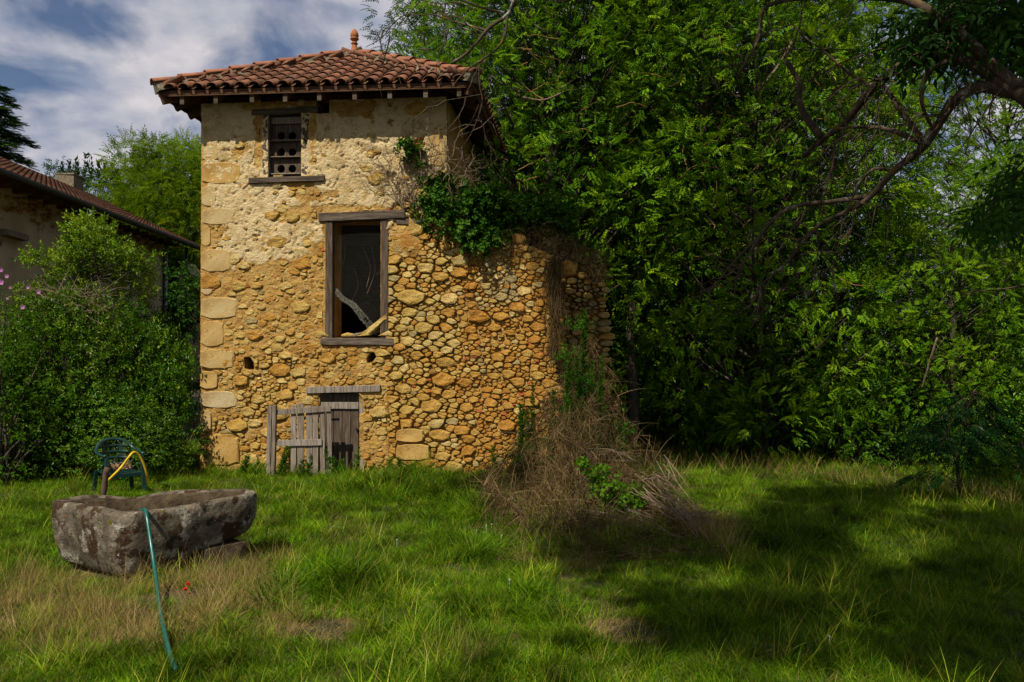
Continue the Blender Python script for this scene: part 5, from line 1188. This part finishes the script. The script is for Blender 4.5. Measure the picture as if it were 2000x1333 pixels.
# bramble patch with broad bright leaves
cl = [np.array(P(x, y, 8.8)) for x, y in ((1185, 940), (1165, 925), (1195, 970), (1210, 985), (1225, 975), (1205, 1005), (1190, 990), (1240, 970), (1150, 915), (1222, 1012), (1170, 955))]
V = clump_leaves(tpl_sprig(5, .10, .055, .048), cl, [.11] * len(cl), 1500, rbase=.5, shell=.1)
cl = [np.array(P(x, y, 11.4)) for x, y in ((1120, 800), (1100, 850), (1135, 860), (1150, 760), (1060, 880), (1085, 920), (1160, 860), (1045, 930), (1195, 880), (1240, 920), (1270, 930), (1215, 850), (1000, 900), (1300, 950), (1110, 700), (1130, 640), (1125, 740))]
V2 = clump_leaves(tpl_sprig(7, .14, .05, .018), cl, [.17] * len(cl), 1300, rbase=.25, shell=.05, droop=-.5)
tag(link('brush_weeds', leafmesh('brush_weeds', [V2], M['weed'])), 'dark green leafy growth tangled through the brush heap', 'ground cover', kind='stuff')
tag(link('bramble', leafmesh('bramble', [V], M['bramble'])), 'bright green bramble leaves on the front of the brush heap', 'bramble')
# pale dead limbs slanting in front of the wood
for pts_, Yl, r_, lb in (([(1552, 75), (1520, 130), (1478, 180)], 15.4, .035, 'pale dead limb slanting down high in the ash crowns, right of centre'), ([(1545, 240), (1500, 285), (1468, 322)], 15.6, .03, 'pale grey dead limb below the higher slanting one'),
                         ([(1500, 235), (1470, 270), (1438, 310)], 15.8, .028, 'thin pale dead limb, left of the two grey slanting ones'), ([(1375, 330), (1372, 250), (1380, 160), (1376, 60)], 16.6, .09, 'mossy upright trunk showing through the ash leaves above the ruin'),
                         ([(1238, 860), (1236, 760), (1232, 660), (1240, 590)], 16.2, .12, 'dark upright trunk in the hollow just right of the ruin'), ([(1830, 660), (1812, 720), (1800, 760)], 14.6, .02, 'ochre dead stick among the leaves above the young tree'),
                         ([(1095, 183), (1060, 196), (1020, 190)], 15.2, .02, 'ochre lichened stick in the crown above the roof corner')):
    q_ = [P(a, b, Yl + .15 * i) for i, (a, b) in enumerate(pts_)]; mb = MB(); k_ = bez([p - q_[0] for p in q_], 5); mb.tube(k_, interp([r_, r_ * .8], len(k_)), 7)
    for _ in range(5):
        p = random.choice(k_); d_ = Vector((random.uniform(-1, 1), random.uniform(-.6, 0), random.uniform(-.4, .9))).normalized() * random.uniform(.2, .6); mb.tube([p, p + d_ * .5 + Vector((0, 0, .04)), p + d_], [r_ * .3, r_ * .2, .003], 4)
    tag(mb.build('dead_limb', M['bark' if r_ > .05 else 'twig'], loc=q_[0], smooth=True), lb, 'branch')
mb = MB()
for _ in range(60):
    x = random.choice([random.gauss(1400, 45), random.gauss(1040, 60), random.uniform(1200, 1900)]); y = random.uniform(60, 640); p = P(x, y, 15.0 + random.uniform(0, .8)); q_ = [p]; a = Vector((random.uniform(-1, 1), random.uniform(-.3, .3), random.uniform(-.8, .8))).normalized()
    for s in range(6): a = (a + Vector((random.uniform(-.4, .4), 0, random.uniform(-.4, .4)))).normalized(); q_.append(q_[-1] + a * random.uniform(.05, .16))
    mb.tube(q_, interp([.012, .004], 7), 4)
tag(mb.build('ochre_twigs', M['yellowtwig']), 'ochre lichened bare twigs showing among the ash leaves', 'twigs', kind='stuff')
# weeds at the wood edge and a young broad-leaved plant
n = 900; px = rng.uniform(1290, 2000, n); py = np.interp(px, [1290, 1500, 1700, 2000], [915, 918, 945, 985]) + rng.normal(0, 7, n); pos = np.array([tuple(GP(a, b)) for a, b in zip(px, py)])
d = rng.normal(0, .35, (n, 3)); d[:, 2] = 1; s1 = strands(pos, d, rng.uniform(.10, .4, n), .006, .15)
tag(link('edge_straw', nmesh('edge_straw', *s1[:2], M['straw'], rnd=s1[2])), 'dry straw-coloured grass stems along the foot of the wood', 'dry grass', kind='stuff')

# ------------------------------------------------------------------ young drooping tree at the right
ys_ = 10.8; sp = gp(1878, ys_); e = empty('young_tree', sp); tag(e, 'young slender tree with drooping feathery leaves at the right, in shade', 'tree'); so_ = -Vector(sp); mb = MB()
tr = [P(x, y, ys_) + so_ for x, y in ((1878, 1000), (1876, 960), (1870, 910), (1880, 860), (1892, 800), (1905, 760))]; mb.tube(bez(tr, 4), interp([.035, .02, .008], 21), 6)
pos, dd, ss = [], [], []
tips = [(1790, 820), (1775, 850), (1800, 880), (1830, 800), (1860, 780), (1900, 770), (1940, 790), (1960, 830), (1985, 860), (1950, 880), (1900, 850), (1840, 860), (1820, 910), (1780, 930), (1850, 930), (1930, 930), (1990, 920), (2010, 800), (2020, 880), (1870, 820), (1920, 830), (1970, 790), (1810, 840), (1780, 900), (1760, 880), (1910, 890), (1890, 910)]
for x, y in tips:
    t = P(x, y, ys_ + random.uniform(-.6, .6)) + so_; i = random.randint(1, 4); b = tr[i].lerp(tr[i + 1], random.random()) if i < 5 else tr[4]; mid = b.lerp(t, .5) + Vector((0, 0, .12)); c = bez([b, mid, t], 5); mb.tube(c, interp([.009, .003], 11), 4, cap=False)
    for k in range(3, 11):
        for _ in range(2): pos.append(tuple(c[k] + Vector((random.uniform(-.03, .03), random.uniform(-.03, .03), 0)))); q_ = (t - b).normalized(); dd.append((q_.x + random.uniform(-.7, .7), q_.y + random.uniform(-.7, .7), -.25 + random.uniform(-.3, .2))); ss.append(random.uniform(.8, 1.2))
mb.build('trunk', M['limb'], e, smooth=True)
V, r_ = scatter(tpl_ash(.26, 6, .065, .020), np.array(pos), np.array(dd), np.tile(np.array([0, 0, 1.0]), (len(pos), 1)) + rng.normal(0, .15, (len(pos), 3)), np.array(ss), rng.random(len(pos)))
link('crown', nmesh('crown', V, np.arange(len(V)).reshape(-1, 4), M['sumac'], rnd=r_), e)

# ------------------------------------------------------------------ the near tree: bare lichened limbs overhead, dark leaves
TB_ = Vector((5.0, 4.6, float(gz(5.0, 4.6)))); near = empty('old_walnut_tree', TB_); tag(near, 'old near tree whose bare lichened limbs arch in from the upper right', 'tree'); no_ = -TB_; mb = MB()
mb.tube([p + no_ for p in bez([TB_ + Vector((0, 0, -.3)), TB_ + Vector((.05, 0, 1.5)), TB_ + Vector((-.1, .2, 3.0)), TB_ + Vector((-.2, .3, 5.0)), TB_ + Vector((-1.0, -.3, 7.5))], 5)], interp([.34, .26, .23, .2, .1], 21), 12)
def limb(pts, Y0, Y1, r0, r1, tw=0, n=7, start=None):
    if pts[0][0] < 1010 and pts[0][1] < 300: r0 *= .62; r1 *= .7
    m_ = len(pts); ps = [P(x, y, Y0 + (Y1 - Y0) * i / (m_ - 1)) + no_ for i, (x, y) in enumerate(pts)]
    if start is not None: ps = [start + no_] + ps
    k = bez(ps, 6); mb.tube(k, [a * random.uniform(.9, 1.12) for a in interp([r0, r1], len(k))], n)
    for _ in range(tw):
        i = random.randint(len(k) // 4, len(k) - 2); p = k[i]; L_ = random.uniform(.15, .5); a = Vector((random.uniform(-1, .5), random.uniform(-.4, .4), random.uniform(-1, .3))).normalized(); q_ = [p]
        for s in range(5): a = (a + Vector((random.uniform(-.5, .5), random.uniform(-.3, .3), random.uniform(-.6, .3)))).normalized(); q_.append(q_[-1] + a * L_ / 4)
        mb.tube(q_, interp([.007, .0025], 6), 4, cap=False)
        if random.random() < .6:
            q2 = [q_[2]]; a = Vector((random.uniform(-1, 1), random.uniform(-.3, .3), random.uniform(-1, .2))).normalized()
            for s in range(3): q2.append(q2[-1] + a * L_ / 6); a = (a + Vector((random.uniform(-.5, .5), 0, random.uniform(-.5, .3)))).normalized()
            mb.tube(q2, interp([.004, .002], 4), 3, cap=False)
fork = TB_ + Vector((-.12, .25, 3.3))
# two big arching limbs (traced from the photograph), then their branches
limb([(2080, 215), (1990, 180), (1900, 122), (1830, 108), (1760, 130), (1700, 178), (1650, 240), (1610, 270), (1570, 305)], 5.2, 7.0, .062, .020, 16, 9, fork)
limb([(2080, 200), (1995, 185), (1920, 170), (1865, 195), (1835, 240), (1800, 290), (1745, 335), (1700, 385), (1650, 415), (1600, 440)], 5.3, 6.6, .056, .014, 22, 9, fork)
limb([(1990, 170), (1940, 130), (1880, 70), (1820, 25), (1760, -5), (1700, -30)], 5.4, 6.0, .042, .03, 8, 8)
limb([(1810, 15), (1740, -2), (1620, -6), (1500, 12), (1480, 80), (1440, 150)], 6.0, 6.6, .03, .010, 10, 7)
limb([(1605, 268), (1578, 235), (1562, 200), (1560, 160), (1535, 120)], 6.8, 6.9, .034, .020, 0, 8)
limb([(1800, 270), (1765, 225), (1735, 180), (1710, 150)], 6.0, 6.2, .024, .014, 3)
limb([(1800, 280), (1740, 255), (1690, 248), (1640, 252)], 6.0, 6.5, .020, .010, 8)
limb([(1690, 385), (1620, 395), (1560, 402), (1515, 425), (1475, 470), (1435, 510), (1395, 560)], 6.5, 6.6, .022, .006, 14)
limb([(1515, 425), (1490, 455), (1470, 485), (1445, 525), (1432, 560)], 6.5, 6.6, .016, .005, 6)
limb([(1600, 440), (1570, 470), (1540, 510), (1500, 545), (1480, 560)], 6.6, 6.7, .018, .005, 8)
limb([(1740, 335), (1710, 330), (1680, 355), (1660, 400), (1650, 430)], 6.3, 6.4, .016, .005, 6)
limb([(1600, 420), (1608, 380), (1625, 330), (1632, 270)], 6.6, 6.6, .012, .008, 4)
limb([(1700, 170), (1660, 145), (1620, 110), (1570, 70), (1540, 40)], 6.4, 6.8, .014, .005, 8)
limb([(1620, 140), (1640, 190), (1640, 240), (1636, 300), (1625, 360), (1600, 440)], 6.8, 6.8, .008, .005, 6)
limb([(1590, 420), (1598, 480), (1590, 530), (1580, 580)], 6.7, 6.7, .008, .004, 4)
limb([(1670, 400), (1662, 450), (1640, 500), (1600, 540), (1560, 570)], 6.6, 6.7, .008, .003, 6)
limb([(1850, 120), (1810, 145), (1800, 200), (1820, 250)], 5.6, 5.9, .02, .012, 3)
limb([(1910, 70), (1840, 110), (1780, 135), (1700, 160), (1600, 180)], 5.6, 6.4, .010, .004, 5)
limb([(1790, 60), (1740, 90), (1650, 120), (1560, 165), (1470, 175)], 6.0, 6.6, .009, .003, 5)
limb([(1860, 10), (1830, 60), (1822, 130)], 5.8, 5.9, .01, .006, 2)
limb([(2010, 555), (1960, 565), (1900, 570), (1880, 575)], 9.0, 9.2, .012, .005, 2)
# left overhead limb reaching over the tower roof
hub = Vector((1.2, 6.6, 5.6))
mb.tube([p + no_ for p in bez([TB_ + Vector((-.4, .1, 5.6)), Vector((3.3, 5.4, 6.0)), Vector((1.6, 6.3, 5.6)), P(1012, -60, 7.0), P(1005, 10, 7.0)], 6)], interp([.10, .07, .045, .03, .019], 25), 8)
limb([(1005, 0), (990, 30), (955, 55), (930, 85), (905, 110), (880, 125)], 7.0, 7.0, .030, .016, 2)
limb([(990, 28), (988, 60), (975, 90), (945, 115), (915, 135), (895, 155), (882, 172)], 7.0, 7.0, .022, .006, 2)
limb([(985, 25), (940, 15), (890, -5), (860, -20)], 7.0, 7.1, .018, .012, 2)
limb([(950, 60), (915, 50), (885, 42), (850, 30), (820, 30), (790, 30), (765, 50), (745, 75), (715, 92)], 7.0, 7.2, .014, .004, 2)
limb([(765, 50), (760, 62), (764, 78)], 7.15, 7.1, .005, .003, 1)
limb([(755, 62), (745, 58), (738, 66)], 7.15, 7.1, .005, .003, 1)
limb([(945, 75), (905, 55), (870, 60), (830, 90), (800, 102)], 7.0, 7.2, .010, .003, 5)
limb([(930, 20), (890, 5), (860, 8), (822, 0)], 7.0, 7.2, .012, .005, 3)
limb([(935, 130), (937, 170), (942, 200), (930, 240), (915, 270), (900, 290)], 7.0, 7.1, .010, .003, 4)
limb([(938, 185), (910, 190), (880, 195), (868, 197)], 7.0, 7.1, .006, .004, 2)
limb([(940, 205), (935, 230), (945, 250), (948, 285)], 7.0, 7.1, .006, .003, 2)
limb([(935, 205), (922, 235), (912, 250)], 7.0, 7.1, .005, .003, 1)
mb.build('limbs', M['limb'], near, smooth=True)
# crown: unseen high clumps, shaped to shade the right half of the meadow
LIT = [(1180, 985, 110, 25), (1420, 990, 90, 30), (1760, 1070, 130, 45), (1870, 1010, 90, 25), (1380, 1130, 60, 25), (1180, 1190, 80, 50), (1620, 1180, 40, 18), (1850, 1230, 40, 14), (1050, 1290, 400, 40), (1400, 1290, 500, 28), (1450, 928, 400, 10), (930, 1080, 160, 60), (1560, 1180, 40, 15), (1330, 1090, 15, 4), (1120, 1140, 25, 6), (1560, 1250, 15, 4), (1760, 1200, 10, 3)]
LT = [(GP(a, b), c, d_) for a, b, c, d_ in LIT]
rs = np.random.default_rng(5); cs, rads = [], []; tgt = 0
while len(cs) < 112 and tgt < 9000:
    tgt += 1; px = rs.uniform(960, 2050); py = rs.uniform(938, 1300)
    if any(((px - a) / (c + 95)) ** 2 + ((py - b) / (d_ + 30)) ** 2 < 1 for a, b, c, d_ in LIT): continue
    if px < 1000 + (py - 1000) * .0 and py > 1010: continue
    if px < 1480 and py > 1070 and rs.random() < .5: continue
    if py > 1130 and px < 1050 + (py - 1130) * 1.6 and rs.random() < .75: continue
    gpt = GP(px, py); h = rs.uniform(6.0, 10.5); k = (h - gpt.z) / math.tan(R(SUN_EL)); c = np.array([gpt.x + SH.x * k, gpt.y + SH.y * k, h])
    X_, Y_, D_ = projpx(c[None]); 
    if D_[0] > 0 and -150 < X_[0] < 2150 and Y_[0] > -230: continue
    r_ = rs.uniform(.3, .62)
    if cs and (np.linalg.norm(np.array(cs) - c, axis=1) < .42).any(): continue
    cs.append(c); rads.append(r_)
tplw = tpl_ash(.34, 3, .13, .055)
parts = [clump_leaves(tplw, cs, rads, 330, rbase=.5, shell=.1)]
# small shade clumps over the dark grass near the mound (added out of view)
cs2, rd2 = [], []
for x, y in ((760, 965), (800, 950), (850, 960), (900, 975), (700, 1000), (930, 1000), (820, 990), (1090, 1290)):
    gpt = GP(x, y); h = 8.0; k = (h - gpt.z) / math.tan(R(SUN_EL)); cs2.append(np.array([gpt.x + SH.x * k, gpt.y + SH.y * k, h])); rd2.append(.2)
parts.append(clump_leaves(tplw, cs2[:8], rd2[:8], 300, rbase=.5, shell=.1))
for _ in range(48):  # extra out-of-view clumps, added to darken the foot of the wood
    q_ = P(rs.uniform(1180, 1560), rs.uniform(700, 925), rs.uniform(14.5, 16.5)); h = rs.uniform(9.0, 12.0); k = (h - q_.z) / math.tan(R(SUN_EL)); c = np.array([q_.x + SH.x * k, q_.y + SH.y * k, h])
    X_, Y_, D_ = projpx(c[None])
    if Y_[0] > -150: continue
    cs2.append(c); rd2.append(rs.uniform(.35, .6))
parts.append(clump_leaves(tplw, cs2[8:], rd2[8:], 260, rbase=.5, shell=.1))
# dark leaves hanging into the picture, top right
cl, cr2 = [], []
for _ in range(20): cl.append(np.array(P(random.uniform(1850, 2060), random.uniform(-40, 60), random.uniform(5.4, 6.6)))); cr2.append(random.uniform(.14, .24))
for x, y in ((1990, 110), (2010, 60), (1975, 90), (1780, 30), (1790, 55), (1810, 70), (1760, 25), (1780, 80), (1950, 110), (2005, 300), (1985, 330), (1990, 380), (1960, 400), (2000, 420), (1970, 360), (1940, 410), (1920, 420), (2000, 350), (1890, 40), (1860, 70), (1900, 20)): cl.append(np.array(P(x, y, random.uniform(5.6, 6.6)))); cr2.append(random.uniform(.10, .20))
parts.append(clump_leaves(tpl_ash(.26, 3, .095, .034), cl, cr2, 620, rbase=.45, shell=.1, droop=1.0))
V = np.concatenate([p[0] for p in parts]); r_ = np.concatenate([p[1] for p in parts])
link('crown', nmesh('crown', V - np.array(TB_), np.arange(len(V)).reshape(-1, 4), M['dark_leaf'], rnd=r_), near)
mb = MB(); root = TB_ + Vector((-.8, -.2, 7.0))
for c in cs[::3] + cs2[::2] + cl[::3]:
    c = Vector(c); b = root if c.z > 5.5 else TB_ + Vector((-.12, .25, 4.0)); mid = b.lerp(c, .5) + Vector((0, -.3, .5))
    mb.tube(bez([b + no_, mid + no_, c + no_], 5), interp([.035, .02, .006], 11), 5, cap=False)
if cs: mb.build('upper_branches', M['limb'], near, smooth=True)

# ------------------------------------------------------------------ stone trough
tw_ = empty('stone_trough', (-2.95, 6.4, 0)); tag(tw_, 'old lichened stone trough standing tilted in the grass, bottom left', 'trough'); toff = np.array([2.95, -6.4, 0])
op = np.array(TO); pl_ = resample([tuple(p) for p in TO], 96); pl_ = smooth_poly(smooth_poly(pl_, .25), .25); cen = pl_.mean(0)
def rimz(x, y): return .49 + .014 * fbm(x * 2.2, y * 2.2, 2, 3) - .045 * np.exp(-(((x + 3.25) / .18) ** 2 + ((y - 6.86) / .2) ** 2)) - .02 * np.exp(-(((x + 2.6) / .2) ** 2 + ((y - 6.2) / .25) ** 2))
def undz(x, y): return -.03 + .13 * sst(-2.95, -2.2, x) + .06 * sst(6.0, 6.9, y)
rings = []
nr = pl_ - cen; nl_ = nr / np.linalg.norm(nr, axis=1)[:, None]
def ringp(k_in, zf, disp=.012):
    p = pl_ - nl_ * k_in; z = zf(p[:, 0], p[:, 1]); d_ = disp * fbm(p[:, 0] * 7, p[:, 1] * 7, z * 7, 4, .6) + disp * .5 * fbm(p[:, 0] * 25, p[:, 1] * 25, z * 25, 3)
    p = p + nl_ * d_[:, None]; rings.append(np.stack([p[:, 0], p[:, 1], z + disp * .4 * fbm(p[:, 0] * 13, p[:, 1] * 13, 9, 3)], -1))
ringp(.5, undz, .0); ringp(.2, undz, .01); ringp(.10, lambda x, y: undz(x, y) + .008, .014)
for t in np.linspace(.08, .95, 12): ringp(.085 * (1 - t) ** 2.4 - .01 * math.sin(t * 3), lambda x, y, t=t: undz(x, y) * (1 - t) + rimz(x, y) * t, .016)
ringp(.006, lambda x, y: rimz(x, y) - .002, .012); ringp(.03, lambda x, y: rimz(x, y) + .006, .010); ringp(.085, lambda x, y: rimz(x, y) + .004, .010); ringp(.105, lambda x, y: rimz(x, y) - .010, .010)
for t in np.linspace(.15, 1, 5): ringp(.13 + .05 * t, lambda x, y, t=t: rimz(x, y) - .26 * t, .016)
ringp(.28, lambda x, y: rimz(x, y) * 0 + .20, .01); ringp(.42, lambda x, y: rimz(x, y) * 0 + .19, .0)
n = len(pl_); Vt = np.concatenate(rings) + toff; f = []
for r__ in range(len(rings) - 1):
    for j in range(n): f.append((r__ * n + j, r__ * n + (j + 1) % n, (r__ + 1) * n + (j + 1) % n, (r__ + 1) * n + j))
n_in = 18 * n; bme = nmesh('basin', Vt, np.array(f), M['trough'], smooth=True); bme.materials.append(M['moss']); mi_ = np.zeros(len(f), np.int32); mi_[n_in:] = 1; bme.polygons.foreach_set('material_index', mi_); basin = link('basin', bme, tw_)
mb = MB(); mb.add([(p[0], p[1], .20) for p in (rings[-1] + toff)], [tuple(range(n))]); mb.build('silt', M['debris'], tw_)
for (x, y, sx, sy) in ((-2.48, 6.62, .17, .2), (-3.2, 6.5, .22, .2)):
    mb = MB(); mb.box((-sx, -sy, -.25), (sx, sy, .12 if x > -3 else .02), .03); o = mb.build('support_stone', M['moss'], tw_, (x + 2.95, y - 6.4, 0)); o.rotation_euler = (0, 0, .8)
# teal hose over the rim
pts = [(-2.80, 6.30, .30), (-2.80, 6.22, .42), P(275, 1000, 6.12), P(283, 996, 6.02), P(287, 1010, 5.93), P(297, 1075, 5.80), P(305, 1130, 5.60), P(313, 1190, 5.05), P(325, 1250, 4.48), P(336, 1290, 4.22), P(344, 1308, 4.10)]
mb = MB(); mb.tube(bez(pts, 7), .0135, 10); tag(mb.build('garden_hose', M['hose'], smooth=True), 'teal green garden hose draped over the trough rim into the grass', 'hose')
# stake behind the trough
mb = MB(); mb.tube([P(200, 985, 7.6), P(203, 960, 7.6), P(207, 925, 7.6), P(210, 914, 7.6)], [.026, .026, .027, .028], 9); tag(mb.build('stake', M['rust'], smooth=True), 'short rusty brown stake standing behind the trough', 'stake')
# red flower and white clover
mb = MB(); c = P(365, 1146, 5.6)
for k in range(46):
    a = Vector((random.gauss(0, 1), random.gauss(0, 1), random.gauss(0, 1))).normalized(); s = a.cross(Vector((.3, .5, .8))).normalized() * .006; p = a * .014; q_ = a * .034
    mb.add([p, (p + q_) / 2 + s, q_, (p + q_) / 2 - s], [(0, 1, 2, 3)])
mb.tube([(0, 0, -.012), (.01, 0, -.06), (.0, .02, c.z * -1 + .0)], .002, 4); tag(mb.build('red_flower', M['red'], loc=c), 'small bright red flower in the dry grass before the trough', 'flower')
for k, (x, y) in enumerate(((930, 1058), (950, 1048), (980, 1068), (995, 1162), (905, 945), (775, 1078), (960, 1045), (1620, 1280), (945, 1062))):
    p = GP(x, y); p.z += .10; mb = MB()
    for j in range(26):
        a = Vector((random.gauss(0, 1), random.gauss(0, 1), abs(random.gauss(0, .8)))).normalized(); s = a.cross(Vector((.3, .5, .8))).normalized() * .003; mb.add([a * .003, a * .008 + s, a * .013, a * .008 - s], [(0, 1, 2, 3)])
    mb.tube([(0, 0, 0), (0, .01, -.12)], .0012, 4); tag(mb.build('clover_flower', M['white'], loc=p), 'tiny white clover head in the grass of the meadow', 'flower', 'white clover heads in the meadow')
relabel('white clover heads in the meadow', 'tiny white clover head in the grass, %s of the meadow flowers')
# ------------------------------------------------------------------ plastic chair
cy = 10.5; cx_ = (234 - 1000) / F * cy; cz_ = float(gz(cx_, cy)) - .09; chair = empty('plastic_chair', (cx_, cy, cz_), R(44)); chair.scale = (.93, .93, .95); tag(chair, 'dark green plastic armchair against the shrubs behind the trough', 'chair')
# local: front is -y
hw, dp = .25, .24
mb = MB(); vs = []; nn_ = 8
for i in range(nn_ + 1):
    for j in range(nn_ + 1):
        x = -hw * .9 + 2 * hw * .9 * i / nn_; y = -dp + 2 * dp * j / nn_; vs.append((x, y, .41 - .02 * math.cos((j / nn_ - .5) * 3) + .01 * abs(x / hw) ** 2 - (.02 if j == 0 else 0)))
mb.add(vs, [(i * (nn_ + 1) + j, (i + 1) * (nn_ + 1) + j, (i + 1) * (nn_ + 1) + j + 1, i * (nn_ + 1) + j + 1) for i in range(nn_) for j in range(nn_)])
mb.box((-hw * .9, -dp, .355), (hw * .9, -dp + .02, .40)); mb.box((-hw * .9, dp - .02, .355), (hw * .9, dp, .40)); mb.build('seat', M['chair'], chair, smooth=False)
for sx, sy in ((-1, -1), (1, -1), (-1, 1), (1, 1)):
    mb = MB(); mb.beam((sx * hw * 1.08, sy * dp * 1.1, -.02), (sx * hw * .92, sy * dp * .92, .66 if sy < 0 else .42), .055, .035, up=(0, 1, 0), seg=2, bev=.3); mb.build('leg', M['chair'], chair)
rim = bez([(-hw, -dp, .66), (-hw * 1.08, -.05, .665), (-hw * 1.02, dp * .7, .70), (-hw * .65, dp * 1.15, .80), (0, dp * 1.35, .835), (hw * .65, dp * 1.15, .80), (hw * 1.02, dp * .7, .70), (hw * 1.08, -.05, .665), (hw, -dp, .66)], 6)
mb = MB(); mb.tube(rim, .026, 8, squash=.7); mb.build('arm_and_back_rim', M['chair'], chair, smooth=True)
for k in range(4):
    z = .48 + k * .082; w_ = .72 + .05 * k; b_ = dp * (.92 + .12 * k); mb = MB(); mb.tube(bez([(-hw * w_, b_ - .06, z), (-hw * .35, b_ + .0, z + .012), (hw * .35, b_ + .0, z + .012), (hw * w_, b_ - .06, z)], 5), .017, 6, squash=1.2); mb.build('back_slat', M['chair'], chair, smooth=True)
for sx in (-1, 1): mb = MB(); mb.beam((sx * hw * .45, dp * .88, .40), (sx * hw * .5, dp * 1.3, .80), .035, .02, up=(0, 1, 0)); mb.build('back_upright', M['chair'], chair)
mb = MB(); CW = Matrix.Translation((cx_, cy, cz_)) @ Matrix.Rotation(R(44), 4, 'Z')
for k in range(70): c = CW @ Vector((random.uniform(-.1, .15), random.uniform(-.15, .15), .42 + random.uniform(0, .07))); d = Vector((random.uniform(-1, 1), random.uniform(-1, 1), random.uniform(-.3, .6))) * .04; mb.tube([c - d, c + d], [.008, .003], 4)
tag(mb.build('dead_leaves', M['debris']), 'handful of dead leaves and husks lying on the green chair seat', 'dead leaves', kind='stuff')
mb = MB(); c = CW @ Vector((-.02, .02, .5)); pt = [c + Vector((.12 * math.cos(a) * (1 + .2 * math.sin(3 * a)), .08 * math.sin(a), .10 * math.sin(a * 1.0 + .6) + .02 * math.sin(5 * a))) for a in np.linspace(0, 11, 26)]
mb.tube(bez(pt, 3), .006, 5); tag(mb.build('black_cable', M['black'], smooth=True), 'loops of thin black cable hanging on the green chair', 'cable')
mb = MB(); mb.tube(bez([P(205, 945, 9.6), P(214, 936, 9.9), P(235, 915, 10.1), P(252, 893, 10.15), P(261, 884, 10.2), P(270, 888, 10.25), P(280, 905, 10.3), P(286, 925, 10.35), P(288, 945, 10.4)], 6), .0145, 8)
tag(mb.build('yellow_hose', M['yhose'], smooth=True), 'yellow garden hose arched over the arm of the green chair', 'hose')
